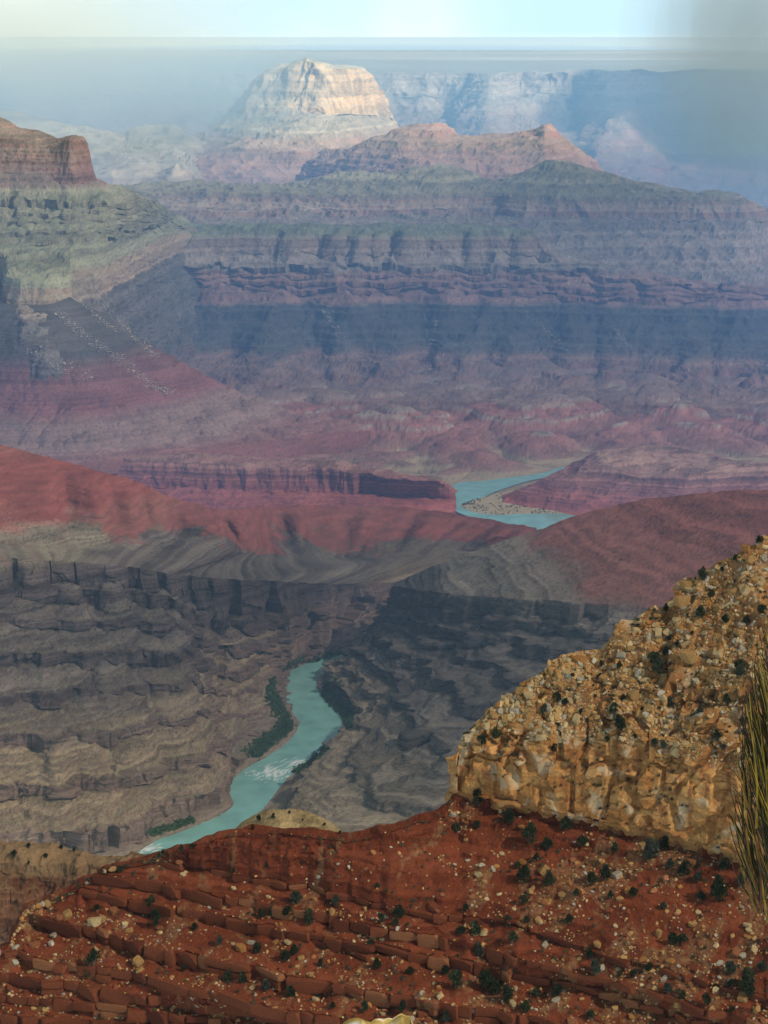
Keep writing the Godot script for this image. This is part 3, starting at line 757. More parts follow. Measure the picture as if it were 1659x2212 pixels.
func river(called: String, banks: Array, foam: Array) -> void:
	# a water sheet between surveyed banks [left u, v, right u, v]; foam: [x, z, radius] where it breaks
	var left := []
	var right := []
	for b in banks:
		left.append(py(b[0], b[1], 0.0))
		right.append(py(b[2], b[3], 0.0))
	var counts := PackedInt32Array()
	for k in banks.size() - 1:
		counts.append(clampi(int((left[k + 1] - left[k]).length() / 6.0), 4, 60))
	var a := spline(left, counts)
	var b := spline(right, counts)
	var n := 40
	var wave := noise(61, 22.0, 3)
	var fine := noise(62, 9.0, 3)
	var pos := PackedVector3Array()
	var col := PackedColorArray()
	for i in a.size():
		var mid := (a[i] + b[i]) * 0.5
		for j in n + 1:
			var p := (a[i] - mid) * 1.22 + mid
			p = p.lerp(mid + (b[i] - mid) * 1.22, float(j) / n)
			var h := wave.get_noise_2d(p.x, p.z) * 0.12 + fine.get_noise_2d(p.x, p.z) * 0.05
			var white := 0.0
			for f in foam:
				var d: float = Vector2(p.x - f[0], p.z - f[1]).length() / f[2]
				if d < 1.0:
					white = maxf(white, (1.0 - d) * 1.3)
			var fn := fine.get_noise_2d(p.x * 1.4 + 40.0, p.z * 1.4)
			var w := smoothstep(0.3, 0.55, white * 0.6 + fn * 0.9 - 0.1) if white > 0.0 else 0.0
			p.y = h + w * 0.5
			var c := Color(0.21, 0.43, 0.39) * (1.0 + wave.get_noise_2d(p.x * 0.3, p.z * 0.3) * 0.25)
			pos.append(p)
			col.append(c.lerp(Color(0.75, 0.8, 0.78), w))
	var idx := PackedInt32Array()
	for i in a.size() - 1:
		for j in n:
			var q := i * (n + 1) + j
			idx.append_array([q, q + 1, q + n + 1, q + 1, q + n + 2, q + n + 1])
	var st := SurfaceTool.new()
	var am := ArrayMesh.new()
	var ar := []
	ar.resize(Mesh.ARRAY_MAX)
	ar[Mesh.ARRAY_VERTEX] = pos
	ar[Mesh.ARRAY_COLOR] = col
	ar[Mesh.ARRAY_INDEX] = idx
	am.add_surface_from_arrays(Mesh.PRIMITIVE_TRIANGLES, ar)
	st.create_from(am, 0)
	st.generate_normals()
	if not M.has("water"):
		var m := StandardMaterial3D.new()
		m.vertex_color_use_as_albedo = true
		m.roughness = 0.14
		m.metallic_specular = 0.5
		M.water = m
	ground(called, st.commit(), M.water)

func thicket(called: String, spots: Array, small: float, big: float, label: String, tone := Color(0.055, 0.085, 0.04)) -> void:
	if not M.has("leaf_clump"):
		var r := RandomNumberGenerator.new()
		r.seed = 9
		M.leaf_clump = leaf_ball(r, 60, 0.42)
		var m := StandardMaterial3D.new()
		m.vertex_color_use_as_albedo = true
		m.roughness = 1.0
		m.metallic_specular = 0.1
		M.leaf = m
	var mm := MultiMesh.new()
	mm.transform_format = MultiMesh.TRANSFORM_3D
	mm.use_colors = true
	mm.mesh = M.leaf_clump
	mm.instance_count = spots.size()
	for k in spots.size():
		var s := rng.randf_range(small, big)
		mm.set_instance_transform(k, Transform3D(Basis(Vector3.UP, rng.randf() * TAU).scaled(Vector3(s, s * rng.randf_range(0.7, 1.0), s)), spots[k] + Vector3(0, s * 0.3, 0)))
		mm.set_instance_color(k, tone * rng.randf_range(0.6, 1.5))
	var o := MultiMeshInstance3D.new()
	o.name = numbered(called)
	o.multimesh = mm
	o.material_override = M.leaf
	tag(o, label, "shrubs", "", "stuff")
	add_child(o)

func leaf_ball(r: RandomNumberGenerator, n: int, leaf: float) -> ArrayMesh:
	# a shrub's crown, about one across: leafy sprays spread through its volume
	var st := SurfaceTool.new()
	st.begin(Mesh.PRIMITIVE_TRIANGLES)
	for k in n:
		var d := Vector3(r.randfn(), r.randfn(), r.randfn()).normalized()
		var p := d * pow(r.randf(), 0.4) * 0.5
		p.y = p.y * 0.85
		var a := Vector3(r.randfn(), r.randfn(), r.randfn()).normalized()
		var b := d.cross(a).normalized()
		var s := leaf * r.randf_range(0.5, 1.0)
		var c := (d + a * 0.4).normalized()
		var tone := r.randf_range(0.75, 1.3)
		st.set_color(Color(tone, tone, tone))
		st.add_vertex(p - b * s * 0.5)
		st.add_vertex(p + b * s * 0.5)
		st.add_vertex(p + c * s * 0.8)
	return st.commit()

# ---------------------------------------------------------------- the gorge and the lower river
const LOWER_RIVER := [[860, 1392, 900, 1405], [770, 1402, 830, 1418], [700, 1418, 748, 1430], [645, 1437, 738, 1442], [604, 1460, 700, 1457], [596, 1480, 692, 1471], [603, 1500, 694, 1489], [622, 1530, 712, 1513], [635, 1553, 738, 1545], [638, 1571, 742, 1569], [605, 1601, 725, 1591], [570, 1636, 705, 1616], [545, 1652, 680, 1637], [520, 1662, 645, 1660], [512, 1682, 633, 1688], [490, 1705, 602, 1706], [490, 1722, 578, 1733], [495, 1741, 566, 1752], [440, 1766, 540, 1766], [400, 1790, 505, 1796], [335, 1812, 470, 1832], [290, 1845, 430, 1882], [220, 1900, 380, 1950], [150, 1960, 330, 2010]]

func build_gorge() -> void:
	# left: a red hill, a grey bench, the gorge wall and the lower cliff down to the river
	var crest := []
	for a in [[-280, 905, 5000], [-120, 935, 4900], [0, 960, 4850], [100, 985, 4830], [200, 1015, 4800], [300, 1042, 4790], [360, 1072, 4800], [430, 1092, 4850], [490, 1101, 4950], [600, 1093, 5250], [720, 1092, 5350], [830, 1094, 5430], [940, 1103, 5430], [1010, 1113, 5380], [1060, 1123, 5330], [1110, 1133, 5250], [1160, 1140, 5200]]:
		crest.append(pd(a[0], a[1], a[2] - 170))
	var foot := []
	for a in [[-280, 1150, 4420], [-130, 1165, 4400], [0, 1175, 4380], [115, 1180, 4400], [230, 1178, 4430], [335, 1182, 4480], [415, 1188, 4530], [490, 1192, 4580], [550, 1196, 4680], [630, 1200, 4780], [715, 1203, 4870], [790, 1203, 4940], [865, 1200, 5000], [910, 1196, 5040], [960, 1192, 5080], [1010, 1192, 5080], [1080, 1200, 5060]]:
		foot.append(pd(a[0], a[1], a[2] - 170))
	var rim := line_d([-280, -130, 0, 80, 160, 230, 300, 355, 395, 425, 455, 490, 560, 640, 730, 830, 920], [-280, 1185, 4080, 0, 1205, 4080, 130, 1212, 4100, 260, 1222, 4130, 370, 1240, 4180, 470, 1250, 4230, 550, 1254, 4280, 610, 1257, 4350, 710, 1265, 4510, 790, 1260, 4630, 860, 1256, 4730, 960, 1254, 4780])
	var bank := []
	for a in [[-280, 1900], [-130, 1885], [0, 1872], [140, 1866], [283, 1846], [338, 1811], [400, 1789], [496, 1741], [489, 1707], [520, 1661], [572, 1634], [638, 1570], [602, 1500], [597, 1470], [648, 1436], [760, 1404], [870, 1390]]:
		bank.append(py(a[0], a[1], 0.6))
	crest = denser(crest, 3)
	foot = denser(foot, 3)
	rim = denser(rim, 3)
	bank = denser(bank, 3)
	var redmid := weave(between(crest, foot, 0.42, 0.50), 115, 60, 77)
	var rows := [back_of(crest, 350, 260), crest, redmid, foot, rim]
	rows.append_array(stepped(rim, bank, [0.20, 0.13, 0.10, 0.12, 0.08, 0.11, 0.08, 0.18], [0.04, 0.11, 0.14, 0.15, 0.17, 0.17, 0.17, 0.05], 21.0, 5))
	rows.append(bank)
	var under := []
	for k in bank.size():
		under.append(bank[k] + Vector3(45, -8, 25))
	rows.append(under)
	var grey := Color(0.235, 0.175, 0.11)
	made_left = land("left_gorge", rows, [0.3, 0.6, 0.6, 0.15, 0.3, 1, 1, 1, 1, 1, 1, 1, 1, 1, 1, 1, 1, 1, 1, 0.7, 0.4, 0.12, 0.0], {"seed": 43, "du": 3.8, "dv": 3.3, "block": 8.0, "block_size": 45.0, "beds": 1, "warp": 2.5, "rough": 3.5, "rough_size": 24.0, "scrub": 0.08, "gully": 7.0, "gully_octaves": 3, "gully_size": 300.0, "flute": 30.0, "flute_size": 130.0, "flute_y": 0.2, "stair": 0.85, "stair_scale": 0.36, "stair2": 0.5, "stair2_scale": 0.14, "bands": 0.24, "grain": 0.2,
		"pal": [[-10, Color(0.139, 0.090, 0.074), Color(0.197, 0.148, 0.107)], [10, Color(0.172, 0.115, 0.090), Color(0.205, 0.164, 0.123)], [60, Color(0.180, 0.115, 0.090), grey], [110, Color(0.115, 0.078, 0.066), grey], [165, Color(0.070, 0.049, 0.048), Color(0.131, 0.107, 0.086)], [200, Color(0.061, 0.045, 0.045), Color(0.119, 0.098, 0.082)], [338, Color(0.061, 0.045, 0.045), Color(0.115, 0.094, 0.082)], [352, Color(0.123, 0.090, 0.074), Color(0.221, 0.189, 0.139)], [378, Color(0.197, 0.139, 0.107), Color(0.230, 0.193, 0.143)], [392, Color(0.213, 0.070, 0.061), Color(0.254, 0.094, 0.078)], [462, Color(0.205, 0.066, 0.057), Color(0.254, 0.086, 0.072)], [480, Color(0.197, 0.082, 0.070), Color(0.295, 0.172, 0.123)], [700, Color(0.197, 0.082, 0.070), Color(0.295, 0.172, 0.123)]], "tint": tint_left})  # dark middle band: dark rock, with the wall's shade painted in
	# right: the banded red hill that falls to a sheer corner over the river
	crest = []
	rim = []
	bank = []
	for a in [[853, 1260, 4470, 848, 1266, 4450, 748, 1427], [880, 1249, 4490, 868, 1268, 4440, 738, 1443], [930, 1227, 4540, 900, 1273, 4410, 693, 1462], [1000, 1201, 4600, 950, 1279, 4370, 693, 1490], [1060, 1179, 4660, 1000, 1285, 4320, 740, 1546], [1120, 1159, 4700, 1050, 1290, 4270, 743, 1570], [1180, 1139, 4740, 1110, 1295, 4220, 706, 1616], [1255, 1111, 4800, 1180, 1300, 4170, 645, 1662], [1330, 1091, 4850, 1260, 1305, 4120, 604, 1706], [1420, 1076, 4880, 1350, 1310, 4090, 567, 1752], [1500, 1066, 4900, 1440, 1312, 4070, 507, 1796], [1600, 1060, 4920, 1550, 1315, 4050, 520, 1860], [1680, 1058, 4940, 1640, 1318, 4040, 760, 1900], [1800, 1056, 4950, 1760, 1320, 4030, 1100, 1930], [1950, 1056, 4950, 1900, 1320, 4030, 1500, 1950]]:
		var nearer := minf(a[0] - 853, 150.0)
		crest.append(pd(a[0], a[1], a[2] - nearer))
		rim.append(pd(a[3], a[4], a[5] - nearer))
		bank.append(py(a[6], a[7], 0.6))
	crest = denser(crest, 3)
	rim = denser(rim, 3)
	bank = denser(bank, 3)
	var cm := between(crest, rim, 0.5, 0.52)
	rows = [back_of(crest, 300, 260), crest, cm, rim]
	rows.append_array(stepped(rim, bank, [0.22, 0.13, 0.13, 0.08, 0.13, 0.10, 0.07, 0.14], [0.04, 0.10, 0.13, 0.15, 0.16, 0.17, 0.15, 0.10], 99.0, 6))
	rows.append(bank)
	under = []
	for k in bank.size():
		under.append(bank[k] + Vector3(-40, -8, 20))
	rows.append(under)
	made_right = land("right_gorge", rows, [0.3, 0.5, 0.6, 0.35, 1, 1, 1, 1, 1, 1, 1, 1, 1, 1, 1, 1, 1, 1, 0.7, 0.4, 0.12, 0.0], {"seed": 47, "du": 4.4, "dv": 3.7, "block": 7.0, "block_size": 40.0, "beds": 1, "warp": 2.5, "rough": 3.2, "rough_size": 24.0, "scrub": 0.08, "gully": 8.0, "gully_octaves": 3, "gully_size": 280.0, "flute": 26.0, "flute_size": 120.0, "flute_y": 0.2, "stair": 0.85, "stair_scale": 0.34, "stair2": 0.5, "stair2_scale": 0.14, "bands": 0.24, "grain": 0.2,
		"pal": [[-10, Color(0.145, 0.102, 0.085), Color(0.238, 0.187, 0.128)], [45, Color(0.145, 0.111, 0.085), Color(0.238, 0.187, 0.132)], [90, Color(0.072, 0.060, 0.060), Color(0.136, 0.115, 0.098)], [225, Color(0.060, 0.051, 0.053), Color(0.115, 0.098, 0.089)], [256, Color(0.102, 0.085, 0.076), Color(0.196, 0.166, 0.136)], [286, Color(0.136, 0.102, 0.085), Color(0.204, 0.162, 0.132)], [300, Color(0.212, 0.089, 0.081), Color(0.246, 0.102, 0.085)], [340, Color(0.178, 0.060, 0.055), Color(0.246, 0.089, 0.076)], [600, Color(0.178, 0.060, 0.055), Color(0.246, 0.089, 0.076)]]})  # bands of dark rock, darkened further for shade on the wall
	var f1 := py(590, 1668, 0)
	var f2 := py(318, 1832, 0)
	var f3 := py(640, 1648, 0)
	river("river", LOWER_RIVER, [[f1.x, f1.z, 60.0], [f3.x, f3.z, 40.0], [f2.x, f2.z, 36.0]])
	# green strips along the banks
	var from := picker([made_left, made_right])
	var spots := []
	for strip in [[[596, 1462], [594, 1490], [606, 1515], [624, 1545], [632, 1572], [606, 1592], [580, 1612], [560, 1632]], [[700, 1470], [698, 1500], [716, 1525], [742, 1550], [752, 1572], [760, 1590]], [[745, 1412], [690, 1420], [640, 1432], [600, 1455]], [[330, 1800], [380, 1786], [420, 1770]], [[715, 1612], [700, 1622], [660, 1660], [640, 1664]]]:
		var wide: float = 14.0 if strip[0][0] == 596 or strip[0][0] == 700 else 5.0
		for k in strip.size() - 1:
			for q in 420 if wide > 6 else 150:
				var t := rng.randf()
				var side := -1.0 if strip[0][0] != 700 else 1.0
				var off := absf(rng.randfn()) * wide * side
				var u: float = lerpf(strip[k][0], strip[k + 1][0], t) + off
				var v: float = lerpf(strip[k][1], strip[k + 1][1], t) + rng.randfn() * 3.0 - absf(off) * 0.15
				var p := picked(from, u, v)
				if p != Vector3.ZERO and p.y < 40.0:
					spots.append(p)
	thicket("riverbank_thicket", spots, 3.0, 8.0, "dark green shrubs growing in strips along both banks of the lower river", Color(0.07, 0.12, 0.04))

func stepped(rim: Array, bank: Array, cliffs: Array, benches: Array, far_from: float, s: int) -> Array:
	# a wall of cliffs and benches between its rim and the water, two lines to each step
	var n := noise(s * 17, 2.2, 2)
	var rows := []
	var f := 0.0
	var y := 1.0
	for k in cliffs.size():
		y -= 0.64 * cliffs[k]
		var foot := []
		var lip := []
		var f2: float = f + benches[k]
		var y2: float = y - 0.36 * benches[k]
		var inner := k < cliffs.size() - 1 and far_from > 0.0
		for c in rim.size():
			var a: Vector3 = rim[c]
			var b: Vector3 = bank[c]
			var ravine := 0.05 * n.get_noise_1d(c * 0.7) if inner else 0.0
			var w1 := ravine + (0.03 * n.get_noise_2d(c, k * 3.0) if inner else 0.0)
			var w2 := ravine + (0.03 * n.get_noise_2d(c, k * 3.0 + 3.0) if k < cliffs.size() - 2 else 0.0)
			var less: float = 0.64 * cliffs[k] * clampf(n.get_noise_2d(c * 0.8 + 50.0, k * 9.0) * 1.1, -0.5, 0.75)
			var far := clampf((c - far_from) / 9.0, 0.0, 1.0)
			var p := a.lerp(b, clampf(f + 0.006 + w1, 0.0, 1.0))
			p.y = lerpf(b.y, a.y, clampf(lerpf(y + less, (y + less) * (y + less) * 0.9, far), 0.004, 1.0))
			foot.append(p)
			var q := a.lerp(b, clampf(f2 + w2, 0.0, 0.998))
			q.y = lerpf(b.y, a.y, clampf(lerpf(y2, y2 * y2 * 0.9, far), 0.003, 1.0))
			lip.append(q)
		rows.append(foot)
		rows.append(lip)
		f = f2
		y = y2
	return rows

func tint_left(s: Dictionary) -> void:
	# red shale caps the hill and the flats beyond it; grey wash and scrub below
	var n := noise(441, 260.0, 4)
	var f := noise(442, 30.0, 3)
	for j in range(0, s.starts[4]):
		var t: float = j / float(s.starts[3])
		for i in s.nu:
			var k: int = j * s.nu + i
			var p: Vector3 = s.pos[k]
			var m := 0.92 - t + n.get_noise_2d(p.x, p.z) * 0.75 + f.get_noise_2d(p.x, p.z) * 0.2
			var red := Color(0.21, 0.062, 0.056) * (1.0 + 0.5 * f.get_noise_3d(p.x * 0.3, p.y * 3.0, p.z * 0.3))
			s.col[k] = s.col[k].lerp(red, smoothstep(0.0, 0.3, m) * 0.8 * smoothstep(-0.45, -0.2, m - 0.55 + 0.5))

# ---------------------------------------------------------------- the near spur
const DOWN := Vector3(-0.465, 0, 0.885)      # the way the near slope faces
const NEAR_CREST := [-150, 2165, 303, -60, 2104, 298, -40, 2090, 296.5, -20, 2064, 293.5, 20, 2052, 292, 30, 2022, 289.5, 46, 2006, 288, 52, 1970, 285.5, 95, 1956, 284, 150, 1932, 281.5, 164, 1922, 280.2, 174, 1908, 278, 212, 1898, 276.2, 222, 1882, 273.5, 300, 1868, 271.2, 340, 1856, 269.4, 400, 1838, 265, 430, 1829, 262.5, 500, 1808, 258, 560, 1801, 255.5, 650, 1806, 255, 750, 1814, 254.5, 850, 1796, 252, 940, 1762, 250, 974, 1742, 249, 988, 1709, 247, 1050, 1720, 247, 1130, 1733, 247, 1200, 1748, 247, 1280, 1763, 247, 1355, 1780, 247, 1430, 1798, 247, 1500, 1813, 247, 1600, 1843, 247, 1780, 1893, 247]
const LEDGES := [
	[270.0, 1.7, [350, 1860, 400, 1869, 505, 1887, 600, 1902, 700, 1922, 830, 1955, 914, 1969, 1030, 1980, 1130, 2004, 1255, 2044, 1400, 2085, 1600, 2140, 1780, 2190]],
	[274.5, 3.2, [220, 1887, 300, 1900, 390, 1922, 475, 1932, 575, 1952, 700, 1975, 830, 2003, 955, 2029, 1055, 2046, 1080, 2059, 1180, 2084, 1230, 2091, 1400, 2140, 1600, 2195, 1780, 2245]],
	[279.5, 3.5, [175, 1915, 225, 1930, 390, 1962, 500, 1982, 575, 1997, 650, 2015, 830, 2042, 895, 2059, 1060, 2086, 1100, 2106, 1200, 2116, 1305, 2136, 1360, 2154, 1500, 2200, 1780, 2280]],
	[286.0, 4.6, [50, 1975, 200, 2005, 320, 2040, 450, 2066, 550, 2090, 675, 2112, 830, 2146, 980, 2168, 1060, 2182, 1130, 2192, 1300, 2230, 1780, 2330]],
	[292.5, 3.6, [25, 2055, 115, 2075, 250, 2092, 350, 2116, 425, 2132, 480, 2150, 565, 2170, 700, 2194, 830, 2215, 1780, 2400]],
	[298.0, 3.8, [0, 2095, 100, 2115, 225, 2132, 350, 2152, 475, 2168, 625, 2192, 800, 2230, 1780, 2440]],
	[303.0, 3.8, [-60, 2135, 0, 2150, 225, 2165, 350, 2185, 475, 2200, 700, 2250, 1780, 2480]],
	[308.0, 4.2, [-100, 2185, 0, 2190, 225, 2200, 400, 2225, 1780, 2520]]]

var pick_near := {}
var made_brown := {}
var made_knoll := {}

func build_foreground() -> void:
	near_hills()
	var us := []
	var u0 := -150
	while u0 <= 1780:
		us.append(u0)
		u0 += 10
	var hn := noise(401, 22.0, 2)
	var wn := noise(402, 120.0, 3)
	var crest := []
	var crest_v := []
	var crest_drop := []
	for u in us:
		var a := at_u(NEAR_CREST, u)
		crest_v.append(a[0])
		crest_drop.append(a[1])
		crest.append(py(u, a[0], EYE.y - a[1]))
	var bank := []
	for k in us.size():
		if us[k] > 985:
			bank.append(py(us[k], crest_v[k] + 26.0, EYE.y - 251.0))
		else:
			bank.append(py(us[k], crest_v[k] + 3.0, EYE.y - crest_drop[k] - 0.6))
	var rows := [back_of(crest, 45, 30), back_of(crest, 8, 0.8), crest, bank]
	var weights := [0.0, 0.5, 0.7, 0.8]
	var tops := []
	for L in LEDGES:
		var pts := []
		for k in L[2].size() / 2:
			pts.append_array([L[2][k * 2], L[2][k * 2 + 1], L[0]])
		var top := []
		var foot := []
		for k in us.size():
			var a := at_u(pts, us[k])
			var v: float = a[0]
			var drop: float = a[1]
			var h: float = 1.15 * L[1] * clampf(0.85 + 0.6 * hn.get_noise_2d(us[k] * 0.2, L[0] * 9.0), 0.3, 1.15)
			if us[k] > 1080:
				h *= 0.55
			if v < crest_v[k] + 4.0 or drop < crest_drop[k] + 0.3:
				v = maxf(v, crest_v[k] + 4.0)
				drop = maxf(drop, crest_drop[k] + 0.6)
				h = minf(h, 0.8)
			var p := py(us[k], v, EYE.y - drop)
			if h > 0.9:
				p += DOWN * (2.6 * wn.get_noise_2d(us[k], L[0] * 50.0) + 0.9 * wn.get_noise_2d(us[k] * 4.0, L[0] * 50.0))
			top.append(p)
			foot.append(p - DOWN * 1.1 + Vector3(0, -h, 0))
		rows.append(top)
		weights.append(0.35)
		rows.append(foot)
		weights.append(0.35)
		tops.append([top, foot, L[0]])
	var low := []
	for u in us:
		low.append(py(u, 2270.0 + (u + 150) * 0.22, EYE.y - 317.0))
	rows.append(low)
	weights.append(0.5)
	var red := Color(0.135, 0.033, 0.016)
	var red_s := Color(0.165, 0.045, 0.021)
	made_red = land("red_slope", rows, weights, {"seed": 53, "skip": 2, "du": 3.6, "dv": 3.4, "gully": 3.0, "gully_size": 38.0, "flute": 1.2, "flute_size": 6.0, "stair": 0.9, "stair_scale": 0.13, "stair_shift": -1100.0, "stair2": 0.5, "stair2_scale": 0.05, "patch_size": 14.0, "pal_warp": 2.0, "grain": 0.22, "bands": 0.2, "block": 1.0, "block_size": 3.0, "block_base": 0.25, "tint": tint_red,
		"pal": [[0, red, red_s], [1600, red, red_s]]})
	# the tan cliff and the slope of broken rock above it
	us = [960, 985, 1000, 1020, 1045, 1070, 1100, 1130, 1160, 1185, 1205, 1240, 1262, 1285, 1310, 1335, 1370, 1400, 1440, 1462, 1500, 1540, 1580, 1615, 1659, 1720, 1800]
	crest = line_d(us, [960, 1640, 660, 985, 1625, 622, 1000, 1592, 624, 1030, 1570, 626, 1050, 1545, 628, 1085, 1520, 630, 1110, 1496, 632, 1130, 1479, 634, 1160, 1466, 636, 1185, 1440, 638, 1205, 1422, 640, 1240, 1406, 642, 1262, 1400, 644, 1285, 1410, 645, 1310, 1392, 647, 1335, 1347, 649, 1370, 1334, 651, 1400, 1315, 653, 1440, 1308, 656, 1462, 1266, 658, 1500, 1250, 660, 1540, 1232, 661, 1580, 1206, 662, 1615, 1184, 663, 1659, 1165, 664, 1720, 1140, 666, 1800, 1110, 670])
	var top := line_d(us, [960, 1660, 655, 985, 1640, 621, 1000, 1620, 620.5, 1045, 1622, 618.5, 1110, 1635, 615, 1180, 1640, 613, 1270, 1642, 611, 1335, 1648, 607, 1400, 1655, 603, 1500, 1662, 597.5, 1600, 1680, 591, 1659, 1690, 588, 1800, 1715, 580])
	var base := line_y(us, [960, 1706, 1193, 985, 1712, 1193, 1050, 1724, 1193, 1130, 1737, 1193, 1200, 1752, 1193, 1280, 1767, 1193, 1355, 1784, 1193, 1430, 1802, 1193, 1500, 1817, 1193, 1600, 1847, 1193, 1800, 1903, 1193])
	base[0] = pd(985, 1700, 655)
	top[0] = pd(988, 1640, 655)
	crest[0] = pd(992, 1632, 660)
	var s1 := between(crest, top, 0.36, 0.30)
	var s2 := between(crest, top, 0.70, 0.62)
	var tan_r := Color(0.44, 0.235, 0.085)
	var tan_s := Color(0.34, 0.17, 0.06)
	made_tan = land("tan_cliff", [back_of(crest, 60, 35), crest, s1, s2, top, base, moved(base, Vector3(-1.5, -5, -3))], [0.0, 0.6, 1, 1, 0.9, 0.5, 0], {"seed": 59, "du": 2.5, "dv": 2.5, "gully": 5.0, "gully_size": 30.0, "gully_octaves": 3, "flute": 1.2, "flute_size": 18.0, "flute_y": 0.3, "crack": 3.4, "crack_size": 11.0, "stair": 0.9, "stair_scale": 0.09, "stair_shift": -1180.0, "patch_size": 9.0, "pal_warp": 3.0, "grain": 0.16, "bands": 0.16, "block": 1.9, "block_size": 4.4, "block_flat": 1.4, "block_base": 0.12, "tint": tint_tan,
		"pal": [[0, tan_r, tan_s], [1215, tan_r, tan_s], [1260, Color(0.38, 0.22, 0.09), Color(0.33, 0.175, 0.07)], [1600, Color(0.38, 0.22, 0.09), Color(0.33, 0.175, 0.07)]]})
	pick_near = picker([made_red, made_tan, made_brown, made_knoll])
	stamp("  near land")
	rock_shapes()
	rock_falls()
	ledge_blocks(tops)
	stamp("  ledges")
	scatter_rocks()
	stamp("  rocks")
	plant_shrubs()

func near_hills() -> void:
	var us := [-200, -100, 0, 60, 110, 180, 250, 330, 400, 470, 560, 640]
	var crest := line_d(us, [-200, 1800, 1060, 0, 1820, 1050, 60, 1817, 1050, 110, 1828, 1045, 180, 1846, 1035, 250, 1852, 1025, 330, 1843, 1010, 400, 1836, 990, 470, 1828, 970, 640, 1822, 930])
	var a := line_d(us, [-200, 1842, 1040, 0, 1858, 1034, 110, 1864, 1030, 250, 1872, 1016, 400, 1862, 980, 640, 1850, 922])
	var b := line_d(us, [-200, 1930, 1026, 0, 1930, 1022, 110, 1925, 1020, 250, 1920, 1008, 400, 1900, 972, 640, 1880, 915])
	var c := line_d(us, [-200, 2020, 1008, 0, 2010, 1005, 250, 1990, 992, 640, 1950, 900])
	var d := line_d(us, [-200, 2200, 960, 0, 2190, 960, 250, 2160, 950, 640, 2100, 880])
	made_brown = land("brown_hill", [back_of(crest, 60, 40), crest, a, b, c, d], [0.2, 0.4, 0.7, 1, 1, 1], {"seed": 67, "gully": 10.0, "gully_size": 60.0, "flute": 14.0, "flute_size": 26.0, "stair": 0.75, "stair_scale": 0.16, "stair_shift": -900.0, "patch_size": 30.0, "pal_warp": 6.0, "block": 4.0, "block_size": 9.0, "grain": 0.2,
		"pal": [[0, Color(0.116, 0.082, 0.051), Color(0.136, 0.102, 0.065)], [962, Color(0.109, 0.075, 0.048), Color(0.136, 0.102, 0.065)], [972, Color(0.102, 0.041, 0.024), Color(0.136, 0.068, 0.041)], [986, Color(0.116, 0.044, 0.024), Color(0.163, 0.082, 0.044)], [992, Color(0.184, 0.109, 0.058), Color(0.190, 0.122, 0.065)], [1600, Color(0.184, 0.109, 0.058), Color(0.190, 0.122, 0.065)]]})
	us = [470, 500, 530, 560, 600, 650, 700, 735, 750, 790]
	crest = line_d(us, [470, 1830, 905, 500, 1798, 905, 530, 1772, 905, 560, 1758, 905, 600, 1750, 905, 650, 1752, 905, 700, 1768, 900, 735, 1794, 895, 750, 1812, 890, 790, 1850, 880])
	a = line_d(us, [470, 1840, 890, 530, 1790, 888, 600, 1775, 886, 700, 1786, 884, 750, 1822, 880, 790, 1856, 872])
	b = line_d(us, [470, 1880, 866, 600, 1830, 864, 790, 1880, 860])
	c = line_d(us, [470, 1980, 835, 790, 1980, 835])
	made_knoll = land("grassy_knoll", [back_of(crest, 40, 30), crest, a, b, c], [0.2, 0.5, 0.8, 1, 1], {"seed": 71, "gully": 3.0, "gully_size": 40.0, "flute": 2.0, "flute_size": 14.0, "stair": 0.2, "stair_scale": 0.1, "stair_shift": -1000.0, "patch_size": 14.0, "pal_warp": 3.0, "grain": 0.25,
		"pal": [[0, Color(0.25, 0.17, 0.085), Color(0.29, 0.21, 0.105)], [1600, Color(0.25, 0.17, 0.085), Color(0.29, 0.21, 0.105)]]})

var tongue_n := noise(411, 20.0, 3)
var tongue_f := noise(412, 3.0, 2)

func tongue(p: Vector3) -> float:
	# where rubble fallen from the cliff lies on the shale: tongues that run down the slope
	var e := p.x * 0.885 + p.z * 0.465          # along the slope
	var d := p.x * -0.465 + p.z * 0.885         # down the slope
	var m := tongue_n.get_noise_2d(e * 1.5, d * 0.45) + tongue_f.get_noise_2d(p.x, p.z) * 0.35 + smoothstep(-262.0, -195.0, e) * 0.34 - 0.28
	return smoothstep(-0.02, 0.22, m)

func tint_red(s: Dictionary) -> void:
	# sand and chips among the fallen rubble
	for k in s.pos.size():
		var p: Vector3 = s.pos[k]
		s.col[k] = s.col[k].lerp(Color(0.22, 0.125, 0.062) * (1.0 + tongue_f.get_noise_2d(p.z, p.x) * 0.6), tongue(p) * 0.6)

